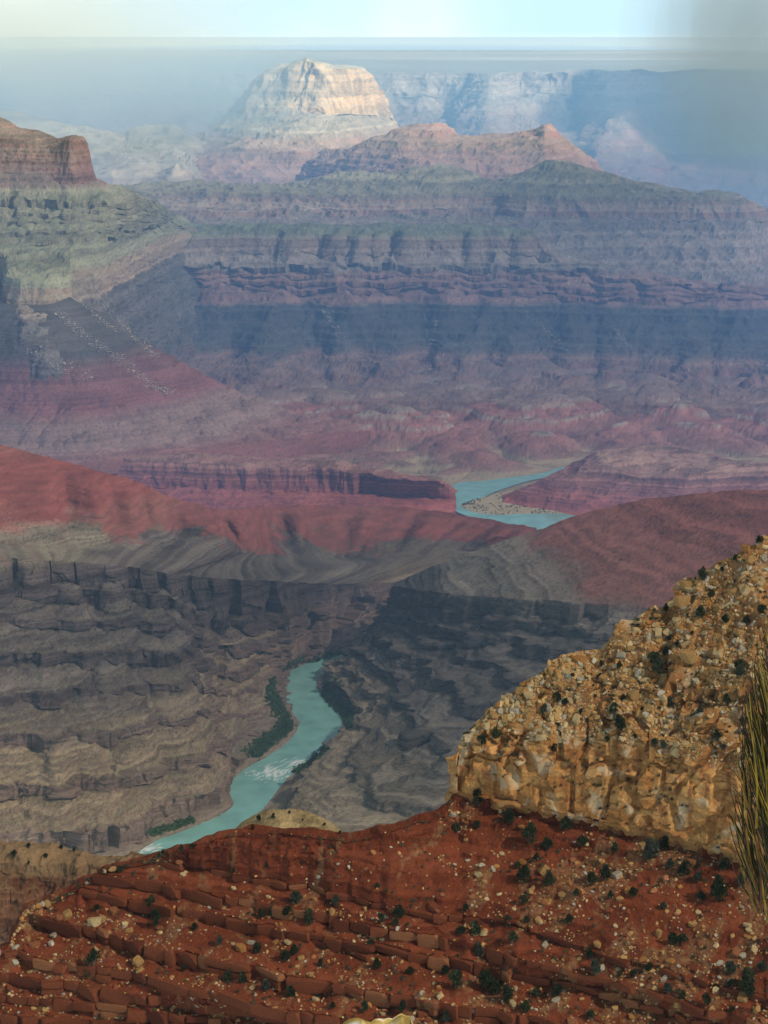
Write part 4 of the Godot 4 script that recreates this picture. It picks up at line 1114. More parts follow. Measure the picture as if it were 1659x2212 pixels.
func tint_tan(s: Dictionary) -> void:
	# desert varnish and lime run in streaks down the cliff; sand lies between the stones above it
	var streak := noise(421, 4.5, 4)
	var lime := noise(422, 11.0, 4)
	var soil := noise(423, 14.0, 3)
	var cell := noise(424, 7.0, 1, FastNoiseLite.FRACTAL_NONE, FastNoiseLite.TYPE_CELLULAR)
	cell.cellular_return_type = FastNoiseLite.RETURN_CELL_VALUE
	for k in s.pos.size():
		var p: Vector3 = s.pos[k]
		var q := streak.get_noise_3d(p.x, p.y * 0.16, p.z)
		var l := lime.get_noise_3d(p.x, p.y * 0.8, p.z)
		var c: Color = s.col[k]
		var bed := sin((p.y * 1.5 + p.x * 0.55 + l * 5.0) * 2.4)
		var own := cell.get_noise_3d(p.x, p.y * 1.3, p.z)
		c = c.lerp(Color(0.36, 0.15, 0.045), clampf(own, 0.0, 1.0) * 0.7)
		c = c * (1.0 + bed * 0.12 - own * 0.12)
		c = c.lerp(Color(0.22, 0.085, 0.035), smoothstep(0.1, 0.42, q) * 0.75)
		c = c.lerp(Color(0.50, 0.42, 0.29), smoothstep(0.16, 0.42, l) * 0.65)
		if p.y > 1216.0:
			c = c.lerp(Color(0.23, 0.105, 0.042), smoothstep(-0.25, 0.3, soil.get_noise_2d(p.x, p.z)) * 0.8)
		s.col[k] = c

func near_at(u: float, v: float) -> Vector3:
	for q in 6:
		var p := picked(pick_near, u, v + q * 3.0)
		if p != Vector3.ZERO:
			return p
	return Vector3.ZERO

# ---------------------------------------------------------------- stones
func hull(pts: Array, bottom := true) -> ArrayMesh:
	# the convex stone round a handful of points
	var st := SurfaceTool.new()
	st.begin(Mesh.PRIMITIVE_TRIANGLES)
	var n := pts.size()
	for a in n:
		for b in range(a + 1, n):
			for c in range(b + 1, n):
				var pa: Vector3 = pts[a]
				var nn: Vector3 = (pts[b] - pa).cross(pts[c] - pa)
				if nn.length() < 1e-6:
					continue
				nn = nn.normalized()
				var over := false
				var under := false
				for k in n:
					if k == a or k == b or k == c:
						continue
					var d: float = nn.dot(pts[k] - pa)
					if d > 1e-5:
						over = true
					elif d < -1e-5:
						under = true
					if over and under:
						break
				if over and under:
					continue
				st.set_smooth_group(-1)
				if over:
					nn = -nn
				var q := [pts[a], pts[b], pts[c]]
				if (pts[b] - pa).cross(pts[c] - pa).dot(nn) > 0:
					q = [pts[a], pts[c], pts[b]]
				for x in q:
					st.set_normal(nn)
					st.set_color(Color.WHITE)
					st.add_vertex(x)
	return st.commit()

var slabs := []
var crumbs := []
var blocks := []
var stone_mats := {}

func rock_shapes() -> void:
	var r := RandomNumberGenerator.new()
	r.seed = 31
	for k in 9:
		var pts := []
		var flat := r.randf_range(0.22, 0.5)
		for q in 12:
			var a := q * TAU / 6.0 + r.randf_range(-0.35, 0.35)
			var up := 1.0 if q < 6 else -1.0
			var rad := r.randf_range(0.36, 0.52)
			pts.append(Vector3(cos(a) * rad, up * flat * r.randf_range(0.35, 0.5) + r.randf_range(-0.03, 0.03), sin(a) * rad * 0.8))
		slabs.append(hull(pts))
	for k in 14:
		var pts := []
		for sx in [-1, 1]:
			for sy in [-1, 1]:
				for sz in [-1, 1]:
					var c := Vector3(sx * 0.5, sy * 0.5, sz * 0.5)
					var own := Vector3(r.randf_range(0.8, 1.04), r.randf_range(0.74, 1.02), r.randf_range(0.7, 1.0))
					for ax in 3:
						var d := Vector3.ZERO
						d[ax] = -c[ax] * r.randf_range(0.12, 0.9)
						pts.append((c + d) * own)
		blocks.append(hull(pts))
	for a in [["tan", Color(0.44, 0.26, 0.10)], ["pale", Color(0.54, 0.40, 0.21)], ["orange", Color(0.40, 0.19, 0.06)], ["red", Color(0.22, 0.066, 0.03)], ["dark_red", Color(0.15, 0.043, 0.022)], ["rust", Color(0.32, 0.13, 0.06)], ["grey", Color(0.42, 0.37, 0.28)]]:
		var m := StandardMaterial3D.new()
		m.albedo_color = a[1].linear_to_srgb()
		m.roughness = 1.0
		m.metallic_specular = 0.15
		m.albedo_texture = stone_grain()
		m.uv1_triplanar = true
		m.uv1_world_triplanar = true
		m.uv1_scale = Vector3(0.19, 0.3, 0.19)
		stone_mats[a[0]] = m

var grain_tex: NoiseTexture2D

func stone_grain() -> NoiseTexture2D:
	if grain_tex == null:
		grain_tex = NoiseTexture2D.new()
		grain_tex.width = 512
		grain_tex.height = 512
		grain_tex.seamless = true
		var n := noise(77, 60.0, 6)
		grain_tex.noise = n
		var g := Gradient.new()
		g.offsets = PackedFloat32Array([0.2, 0.5, 0.8])
		g.colors = PackedColorArray([Color(0.72, 0.69, 0.67), Color(0.88, 0.87, 0.86), Color(1, 1, 1)])
		grain_tex.color_ramp = g
	return grain_tex

func ledge_blocks(tops: Array) -> void:
	# every ledge is bedrock parted by joints into blocks
	var r := RandomNumberGenerator.new()
	r.seed = 515
	for L in tops:
		var top: Array = L[0]
		var foot: Array = L[1]
		var ledge := Node3D.new()
		ledge.name = numbered("rock_ledge")
		made_red.node.add_child(ledge)
		var lens := PackedFloat32Array([0.0])
		for k in top.size() - 1:
			lens.append(lens[k] + (top[k + 1] - top[k]).length())
		var s := 0.0
		var total := lens[lens.size() - 1]
		var k := 0
		while s < total - 1.0:
			var wide := r.randf_range(3.0, 9.0)
			if r.randf() < 0.3:
				wide = r.randf_range(8.0, 18.0)
			var mid := s + wide * 0.5
			while k < lens.size() - 2 and lens[k + 1] < mid:
				k += 1
			var t := clampf((mid - lens[k]) / maxf(lens[k + 1] - lens[k], 0.01), 0, 1)
			var p: Vector3 = top[k].lerp(top[k + 1], t)
			var q: Vector3 = foot[k].lerp(foot[k + 1], t)
			var along: Vector3 = (top[k + 1] - top[k]).normalized()
			var h := p.y - q.y
			var w := uv_of(p)
			s += wide * 0.97 + r.randf_range(0.0, 0.3)
			if h < 1.0 or w.x < -60 or w.x > 1720 or w.y > 2260:
				continue
			if r.randf() < (0.04 if w.x < 900 else 0.25):
				continue
			var courses := 2 if h > 3.4 and r.randf() < 0.25 else 1
			var y0 := q.y - 0.5
			var yaw := atan2(-along.z, along.x)
			for c in courses:
				var hh := (h + 0.75) / courses
				var deep := r.randf_range(2.6, 4.0)
				var out := r.randf_range(-0.35, 0.7) + (r.randf_range(-0.5, 0.5) if c == 1 else 0.0)
				var o := MeshInstance3D.new()
				if c == courses - 1:
					for st in r.randi_range(1, 4):
						crumbs.append([Vector3(p.x, p.y + 0.25, p.z) + along * r.randf_range(-0.5, 0.5) * wide + DOWN * r.randf_range(-1.6, 0.6), r.randf_range(0.35, 1.0)])
				o.name = "block"
				o.mesh = blocks[r.randi() % blocks.size()]
				o.material_override = stone_mats[["red", "red", "dark_red", "red", "red", "rust"][r.randi() % 6]]
				var b := Basis(Vector3.UP, yaw + r.randf_range(-0.13, 0.13)) * Basis(Vector3.FORWARD, r.randf_range(-0.05, 0.05))
				o.transform = Transform3D(b.scaled_local(Vector3(wide, hh * r.randf_range(0.86, 1.08), deep)), Vector3(p.x, y0 + hh * (c + 0.5), p.z) + DOWN * (out - deep * 0.5 + 0.9))
				ledge.add_child(o, true)

func normal_at(s: Dictionary, k: int) -> Vector3:
	var nu: int = s.nu
	var a: Vector3 = s.pos[k + 2] - s.pos[k - 2]
	var b: Vector3 = s.pos[k + nu * 2] - s.pos[k - nu * 2]
	var n := a.cross(b)
	if n.length() < 1e-6:
		return Vector3.UP
	n = n.normalized()
	return n if n.y > 0 else -n

func zone(w: Vector2, on_tan: bool) -> String:
	if w.y < 1815 and w.x > 490 and w.x < 760:
		return "on the grassy knoll by the river"
	if w.y < 1880 and w.x < 440 and not on_tan:
		return "on the brown hill at far left"
	if on_tan:
		if w.y > at_u([960, 1640, 0, 1270, 1642, 0, 1660, 1690, 0], w.x)[0] - 6:
			return "on the tan cliff face" if w.x > 1250 else "on the tan cliff's left end"
		if w.x < 1180:
			return "on the jagged crest above the cliff"
		if w.x < 1330:
			return "on the rocky shoulder behind the cliff"
		if w.y < 1330:
			return "high on the tan slope by its skyline"
		if w.x < 1480:
			return "in the middle of the tan slope"
		return "low on the tan slope beside the bush"
	if w.x > 1340:
		return "on red ground under the cliff's right end" if w.y < 1960 else "in the lower right corner"
	if w.x > 960:
		return "on the rubble below the cliff's left end" if w.y < 1960 else "on red slope below the rubble tongue"
	if w.x > 600:
		return "on the bare red slope above the ledges" if w.y < 1960 else "between the ledges at bottom centre"
	if w.x > 280:
		return "on the upper ledges left of centre" if w.y < 2040 else "on the lower ledges left of centre"
	return "at the left tip of the ledges" if w.y < 2080 else "on the lowest ledges at left corner"

func scatter_rocks() -> void:
	var r := RandomNumberGenerator.new()
	r.seed = 616
	var clump := noise(431, 24.0, 3)
	var list := []                      # [size, transform, tone, where]
	for pass_ in 2:
		var s: Dictionary = made_red if pass_ == 0 else made_tan
		var n := 78000 if pass_ == 0 else 56000
		for q in n:
			var i := r.randi_range(3, s.nu - 4)
			var j := r.randi_range(6, s.nv - 4)
			var k: int = j * s.nu + i
			var p: Vector3 = s.pos[k]
			var w := uv_of(p)
			if w.x < -40 or w.x > 1700 or w.y > 2260:
				continue
			var nn := normal_at(s, k)
			if nn.y < 0.35:
				continue
			var m := clump.get_noise_2d(p.x * 1.2, p.z * 1.2)
			var e := p.x * 0.885 + p.z * 0.465
			if pass_ == 0:
				if w.y < 1955 and w.x < 940 and r.randf() > 0.16:
					continue
				if r.randf() > 0.10 + 0.9 * maxf(tongue(p), 0.55 * smoothstep(-0.1, 0.35, m)):
					continue
			elif r.randf() > 0.62 + m or p.y < 1214.0 + r.randf() * 6.0:
				continue
			var size := 0.35 * pow(r.randf(), -0.42)
			if pass_ == 1:
				size *= 1.4
			else:
				size *= 1.12
			size = minf(size, 3.2)
			var tilt := Quaternion(Vector3.UP, nn) if nn.dot(Vector3.UP) > -0.99 else Quaternion.IDENTITY
			var b := Basis(tilt) * Basis(Vector3.UP, r.randf() * TAU) * Basis(Vector3.RIGHT, r.randfn() * 0.3)
			b = b.scaled_local(Vector3(size, size * r.randf_range(0.7, 1.2), size * r.randf_range(0.7, 1.0)))
			var tone: String
			if pass_ == 1:
				tone = ["tan", "pale", "pale", "orange", "tan", "tan", "grey"][r.randi() % 7]
			else:
				tone = ["tan", "pale", "rust", "red", "orange", "tan", "grey"][r.randi() % 7] if size > 0.62 or r.randf() < 0.05 else ["rust", "red", "red", "dark_red"][r.randi() % 4]
			list.append([size, Transform3D(b, p + nn * size * 0.08), tone, w, pass_ == 1])
	for a in crumbs:
		var b := Basis.from_euler(Vector3(r.randf_range(-0.2, 0.2), r.randf() * TAU, r.randf_range(-0.2, 0.2)))
		list.append([a[1], Transform3D(b.scaled_local(Vector3(a[1], a[1] * 0.8, a[1])), a[0]), ["pale", "orange", "rust", "rust"][r.randi() % 4], uv_of(a[0]), false])
	# the biggest single stones that the eye picks out
	for a in [[205, 1993, 6.0, "pale"], [245, 1968, 5.0, "rust"], [222, 1985, 3.6, "tan"], [130, 1982, 4.0, "rust"], [278, 2010, 3.0, "tan"], [520, 2050, 4.5, "orange"], [135, 2095, 8.0, "red"], [75, 2040, 4.5, "rust"], [60, 2030, 3.0, "tan"], [578, 1938, 2.2, "pale"], [620, 2038, 3.4, "pale"], [649, 2068, 3.2, "tan"], [1250, 1424, 6.5, "orange"], [1487, 1420, 7.0, "tan"], [1478, 1264, 5.5, "tan"], [1468, 1300, 6.5, "tan"], [1490, 1275, 4.5, "pale"], [1462, 1284, 4.0, "orange"], [1595, 1468, 3.0, "tan"], [1592, 1366, 4.8, "tan"], [1577, 1362, 3.2, "tan"], [1540, 1416, 4.0, "orange"], [1107, 2168, 3.2, "pale"], [1462, 2168, 4.0, "tan"], [1084, 1740, 6.5, "tan"], [1125, 1785, 3.0, "orange"], [1040, 1700, 3.0, "tan"], [1612, 2000, 3.4, "pale"], [1494, 1996, 3.4, "tan"], [1420, 2018, 3.6, "tan"], [1290, 2040, 3.6, "tan"], [385, 1640 + 220, 3.0, "rust"], [1170, 1595, 5.0, "pale"], [1206, 1598, 4.4, "pale"], [1065, 1545, 5.0, "tan"], [1140, 1500, 5.5, "pale"], [1120, 1505, 4.5, "tan"], [1305, 1465, 5.0, "tan"], [1360, 1400, 5.0, "tan"], [1380, 1345, 5.0, "pale"], [1420, 1330, 4.0, "tan"], [1610, 1185, 5.0, "orange"]]:
		var p := near_at(a[0], a[1])
		if p == Vector3.ZERO:
			continue
		var b := Basis(Vector3.UP, r.randf() * TAU) * Basis(Vector3.RIGHT, r.randf_range(-0.2, 0.2))
		list.append([a[2] + 10.0, Transform3D(b.scaled_local(Vector3(a[2], a[2] * r.randf_range(0.8, 1.3), a[2] * 0.85)), p + Vector3(0, a[2] * 0.12, 0)), a[3], Vector2(a[0], a[1]), a[0] > 985 and a[1] < 1700])
	list.sort_custom(func(x, y): return x[0] > y[0])
	var own := mini(300, list.size())
	var words := {"tan": "tan", "pale": "pale cream", "rust": "rust brown", "red": "brick red", "dark_red": "dark red", "orange": "orange brown", "grey": "grey white"}
	for k in own:
		var a: Array = list[k]
		var o := MeshInstance3D.new()
		o.name = numbered("boulder")
		o.mesh = slabs[r.randi() % slabs.size()] if a[0] > 10.0 or r.randf() < 0.85 else blocks[r.randi() % blocks.size()]
		o.material_override = stone_mats[a[2]]
		o.transform = a[1]
		var big: float = a[0] - 10.0 if a[0] > 10.0 else a[0]
		tag_alike(o, "%s %s boulder %s" % ["huge" if big > 4.4 else "large" if big > 3.0 else "mid-sized", words[a[2]], zone(a[3], a[4])], "boulder", "boulders lying on the near slope", a[3].x)
		add_child(o)
	# the rest is rubble
	var heaps := {}
	for k in range(own, list.size()):
		var key: int = (r.randi() % 4) + (4 if list[k][4] else 0)
		if not heaps.has(key):
			heaps[key] = []
		heaps[key].append(list[k])
	for on_tan in 2:
		for q in 4:
			var key := q + on_tan * 4
			if not heaps.has(key):
				continue
			var mm := MultiMesh.new()
			mm.transform_format = MultiMesh.TRANSFORM_3D
			mm.use_colors = true
			mm.mesh = slabs[(q * 2 + on_tan) % slabs.size()]
			mm.instance_count = heaps[key].size()
			for k in heaps[key].size():
				var a: Array = heaps[key][k]
				mm.set_instance_transform(k, a[1])
				var c: Color = stone_mats[a[2]].albedo_color.srgb_to_linear()
				mm.set_instance_color(k, c * r.randf_range(0.7, 1.15))
			var o := MultiMeshInstance3D.new()
			o.name = numbered("rubble")
			o.multimesh = mm
			o.material_override = M.land
			tag(o, "tan and cream rubble strewn over the slope above the tan cliff" if on_tan else "tan, cream and rust rubble strewn over the red slope", "rubble", "", "stuff")
			add_child(o)

# ---------------------------------------------------------------- shrubs
const JUNIPERS := [1637, 1172, 16, 1519, 1254, 20, 1557, 1233, 10, 1587, 1208, 10, 1437, 1320, 18, 1512, 1336, 22, 1532, 1290, 14, 1567, 1344, 16, 1608, 1344, 14, 1647, 1326, 18, 1484, 1332, 9, 1377, 1350, 12, 1420, 1376, 13, 1442, 1382, 11, 1494, 1369, 8, 1462, 1396, 10, 1409, 1432, 26, 1422, 1452, 26, 1437, 1416, 14, 1599, 1446, 22, 1597, 1468, 22, 1444, 1518, 18, 1509, 1542, 18, 1567, 1526, 18, 1324, 1544, 20, 1334, 1566, 18, 1342, 1578, 18, 1299, 1438, 12, 1339, 1443, 14, 1292, 1465, 12, 1237, 1461, 10, 1202, 1516, 16, 1222, 1523, 14, 1252, 1540, 11, 1179, 1542, 16, 1069, 1592, 18, 1042, 1612, 20, 1057, 1632, 12, 1197, 1625, 12, 1369, 1595, 12, 1414, 1610, 16, 1434, 1615, 12, 1309, 1602, 11, 1547, 1602, 16, 1562, 1617, 14, 1344, 1510, 12, 1322, 1511, 10, 1032, 1736, 20, 1097, 1776, 28, 987, 1797, 17, 1029, 1789, 14, 1147, 1816, 28, 1220, 1790, 22, 1182, 1832, 22, 1257, 1824, 22, 1327, 1832, 18, 1157, 1856, 13, 1402, 1854, 34, 1439, 1832, 20, 1444, 1872, 18, 1479, 1888, 28, 1507, 1873, 16, 1567, 1878, 22, 1507, 1903, 20, 1599, 1912, 20, 1132, 1900, 30, 1117, 1872, 14, 1184, 1914, 24, 1304, 1898, 20, 1277, 1911, 20, 1244, 1935, 16, 1364, 1938, 20, 1317, 1941, 14, 1549, 1946, 36, 1514, 1946, 20, 1432, 1963, 15, 1129, 1952, 18, 1007, 1965, 13, 862, 1980, 22, 852, 1996, 14, 1137, 1990, 11, 1092, 1992, 13, 1027, 2016, 26, 994, 2018, 18, 1229, 1992, 16, 1104, 2036, 24, 1449, 2040, 18, 1474, 2043, 22, 1272, 2071, 15, 1287, 2104, 22, 1402, 2099, 18, 1432, 2098, 14, 1367, 2108, 16, 1339, 2110, 14, 1647, 2098, 20, 1577, 2100, 20, 1609, 2134, 32, 1612, 2156, 28, 982, 2134, 30, 962, 2106, 16, 887, 2102, 16, 1054, 2138, 30, 1074, 2144, 18, 1032, 2062, 16, 1159, 2150, 22, 1207, 2150, 22, 1134, 2184, 22, 1092, 2162, 22, 1442, 2146, 16, 1474, 2160, 18, 1524, 2172, 20, 1579, 2139, 20, 1582, 2193, 16, 1274, 2202, 18, 870, 2187, 18, 960, 2206, 20, 642, 1950, 27, 577, 1874, 11, 502, 1885, 10, 257, 1881, 14, 325, 1962, 24, 210, 1967, 15, 465, 1998, 16, 335, 2002, 24, 422, 2011, 15, 562, 1983, 16, 582, 1976, 14, 620, 1984, 20, 670, 1994, 20, 715, 1934, 17, 725, 1953, 14, 812, 1916, 14, 820, 1993, 18, 472, 2042, 15, 555, 2059, 17, 615, 2073, 20, 635, 2062, 18, 202, 2085, 26, 190, 2110, 18, 305, 2063, 12, 495, 2118, 15, 525, 2122, 17, 575, 2139, 17, 627, 2148, 18, 317, 2127, 15, 220, 2208, 18, 392, 2097, 11, 717, 2176, 12, 800, 2062, 18, 815, 2092, 18, 785, 2184, 16, 705, 2049, 14, 695, 2087, 13, 545, 1788, 10, 556, 1772, 9, 590, 1764, 9, 625, 1756, 7, 655, 1772, 6, 700, 1782, 6, 735, 1800, 7, 28, 1848, 11, 97, 1855, 10, 60, 1830, 8, 135, 1832, 8, 160, 1838, 8, 240, 1872, 8, 62, 1870, 7, 350, 1846, 8, 390, 1840, 10, 415, 1834, 11, 340, 1848, 8]

func plant_shrubs() -> void:
	var r := RandomNumberGenerator.new()
	r.seed = 818
	var leaf := StandardMaterial3D.new()
	leaf.vertex_color_use_as_albedo = true
	leaf.albedo_color = Color(0.036, 0.045, 0.020).linear_to_srgb()
	leaf.roughness = 1.0
	leaf.metallic_specular = 0.1
	var leaf2 := leaf.duplicate()
	leaf2.albedo_color = Color(0.058, 0.066, 0.030).linear_to_srgb()
	var leaf3 := leaf.duplicate()
	leaf3.albedo_color = Color(0.075, 0.082, 0.055).linear_to_srgb()
	var bark := StandardMaterial3D.new()
	bark.albedo_color = Color(0.12, 0.085, 0.055).linear_to_srgb()
	bark.roughness = 1.0
	var crowns := []
	for k in 6:
		crowns.append(juniper_crown(r, k))
	var trunk := juniper_trunk(r)
	for k in JUNIPERS.size() / 3:
		var u: float = JUNIPERS[k * 3]
		var v: float = JUNIPERS[k * 3 + 1]
		var p := near_at(u, v)
		if p == Vector3.ZERO:
			continue
		var size: float = JUNIPERS[k * 3 + 2] * (p - EYE).length() / FOCAL * 1.08
		var t := Node3D.new()
		t.name = numbered("juniper")
		var c := MeshInstance3D.new()
		c.name = "crown"
		c.mesh = crowns[r.randi() % 6]
		var which := r.randi() % 8
		c.material_override = leaf if which < 4 else leaf2 if which < 7 else leaf3
		t.add_child(c)
		var b := MeshInstance3D.new()
		b.name = "trunk"
		b.mesh = trunk
		b.material_override = bark
		t.add_child(b)
		t.position = p - Vector3(0, 0.05, 0)
		t.rotation.y = r.randf() * TAU
		t.scale = Vector3(size * r.randf_range(0.85, 1.1), size * r.randf_range(0.85, 1.35), size) * r.randf_range(0.95, 1.25)
		var w := Vector2(u, v)
		tag_alike(t, "%s %s juniper %s" % ["tall" if size > 3.6 else "mid-sized" if size > 2.3 else "small", "grey-green" if which == 7 else "dark green", zone(w, u > 985 and v < at_u(NEAR_CREST, u)[0])], "shrub", "junipers growing on the near slope", u)
		add_child(t)
	# low scrub too small to count
	var spots := []
	for q in 5200:
		var s: Dictionary = made_red if q % 5 < 3 else made_tan
		var k: int = r.randi_range(6, s.nv - 3) * s.nu + r.randi_range(3, s.nu - 4)
		if normal_at(s, k).y > 0.5 and uv_of(s.pos[k]).y < 2250:
			if noise_veg.get_noise_2d(s.pos[k].x * 3.0, s.pos[k].z * 3.0) > -0.05:
				spots.append(s.pos[k])
	thicket("low_scrub", spots, 0.5, 1.25, "low grey-green scrub dotted over the near slope", Color(0.085, 0.085, 0.05))

func juniper_crown(r: RandomNumberGenerator, k: int) -> ArrayMesh:
	# several leafy masses round the limbs, about one across and a little more high
	var st := SurfaceTool.new()
	st.begin(Mesh.PRIMITIVE_TRIANGLES)
	var masses := []
	for q in 5 + k % 3:
		masses.append([Vector3(r.randf_range(-0.26, 0.26), r.randf_range(0.22, 0.75), r.randf_range(-0.26, 0.26)), r.randf_range(0.16, 0.30)])
	masses.append([Vector3(0, 0.85, 0), 0.16])
	for m in masses:
		for q in 95:
			var d := Vector3(r.randfn(), r.randfn(), r.randfn()).normalized()
			var p: Vector3 = m[0] + d * m[1] * pow(r.randf(), 0.35)
			var a := Vector3(r.randfn(), r.randfn(), r.randfn()).normalized()
			var b := d.cross(a).normalized()
			var s := r.randf_range(0.07, 0.16)
			var c := (d + a * 0.5 + Vector3(0, 0.5, 0)).normalized()
			var tone := r.randf_range(0.6, 1.3)
			st.set_color(Color(tone, tone, tone))
			st.add_vertex(p - b * s * 0.5)
			st.add_vertex(p + b * s * 0.5)
			st.add_vertex(p + c * s * 1.2)
	return st.commit()

func juniper_trunk(r: RandomNumberGenerator) -> ArrayMesh:
	var st := SurfaceTool.new()
	st.begin(Mesh.PRIMITIVE_TRIANGLES)
	tube(st, [Vector3(0, -0.15, 0), Vector3(0.03, 0.15, 0.01), Vector3(-0.02, 0.4, 0.03)], [0.07, 0.05, 0.03], 6)
	tube(st, [Vector3(0.03, 0.15, 0.01), Vector3(0.14, 0.3, 0.05), Vector3(0.2, 0.48, 0.06)], [0.04, 0.03, 0.015], 5)
	tube(st, [Vector3(0.02, 0.18, 0.01), Vector3(-0.13, 0.34, -0.05), Vector3(-0.2, 0.5, -0.04)], [0.04, 0.03, 0.015], 5)
	return st.commit()

func tube(st: SurfaceTool, pts: Array, rads: Array, sides: int) -> void:
	var rings := []
	for k in pts.size():
		var d: Vector3 = (pts[mini(k + 1, pts.size() - 1)] - pts[maxi(k - 1, 0)]).normalized()
		var x := d.cross(Vector3(0.3, 0.1, 1).normalized()).normalized()
		var y := d.cross(x).normalized()
		var ring := []
		for q in sides:
			var a := q * TAU / sides
			ring.append(pts[k] + (x * cos(a) + y * sin(a)) * rads[k])
		rings.append(ring)
	for k in rings.size() - 1:
		for q in sides:
			var a: Vector3 = rings[k][q]
			var b: Vector3 = rings[k][(q + 1) % sides]
			var c: Vector3 = rings[k + 1][q]
			var d: Vector3 = rings[k + 1][(q + 1) % sides]
			for v in [a, c, b, b, c, d]:
				st.set_color(Color.WHITE)
				st.add_vertex(v)

# ---------------------------------------------------------------- the rim at the eye's feet
func build_rim() -> void:
	# a limestone ledge, spotted with yellow lichen; only its tip comes into view
	var n := noise(501, 0.5, 4)
	var li := noise(502, 0.055, 3)
	var li2 := noise(503, 0.16, 3)
	var pos := PackedVector3Array()
	var col := PackedColorArray()
	var nx := 420
	var nz := 70
	for j in nz + 8:
		for i in nx + 1:
			var x := -1.6 + 3.2 * i / nx
			var front := 2.72 + 0.10 * n.get_noise_2d(x * 2.0, 5.0)
			front += 0.40 * smoothstep(-0.23, -0.14, x) * smoothstep(0.085, 0.045, x)
			front += 0.55 * smoothstep(0.62, 0.80, x)
			front += 0.02 * li2.get_noise_2d(x, 1.0) + 0.012 * li.get_noise_2d(x, 9.0)
			var y := EYE.y - 1.655 + 0.05 * n.get_noise_2d(x, 1.0)
			var z := 0.0
			if j < nz:
				var t := float(j) / (nz - 1)
				z = lerpf(1.6, -front, 1.0 - (1.0 - t) * (1.0 - t))
				y += 0.03 * n.get_noise_2d(x * 1.5, z * 1.5) + 0.016 * li2.get_noise_2d(x, z) + 0.006 * li.get_noise_2d(x, z)
				y -= 0.02 * smoothstep(front - 0.06, front, -z)
			else:
				var d := (j - nz + 1) / 8.0
				z = -front + 0.05 * d + 0.06 * n.get_noise_2d(x * 3.0, d * 4.0) * d
				y -= 0.05 + 1.6 * d * d
			pos.append(Vector3(x, y, z))
			var c := Color(0.80, 0.79, 0.76) * (1.0 + 0.25 * li.get_noise_2d(x * 1.7, z * 1.7))
			var f := li2.get_noise_2d(x + 3.0, z + (j if j > nz else 0) * 0.02) + 0.6 * li.get_noise_2d(x, z)
			c = c.lerp(Color(0.58, 0.42, 0.09), smoothstep(0.02, 0.2, f) * 0.9)
			c = c.lerp(Color(0.30, 0.20, 0.06), smoothstep(0.3, 0.5, f) * 0.8)
			col.append(c)
	var idx := PackedInt32Array()
	for j in nz + 7:
		for i in nx:
			var a := j * (nx + 1) + i
			idx.append_array([a, a + 1, a + nx + 1, a + 1, a + nx + 2, a + nx + 1])
	var am := ArrayMesh.new()
	var ar := []
	ar.resize(Mesh.ARRAY_MAX)
	ar[Mesh.ARRAY_VERTEX] = pos
	ar[Mesh.ARRAY_COLOR] = col
	ar[Mesh.ARRAY_INDEX] = idx
	am.add_surface_from_arrays(Mesh.PRIMITIVE_TRIANGLES, ar)
	ground("rim_rock", am, M.land, "white limestone ledge with yellow lichen at the bottom edge")
	bush()

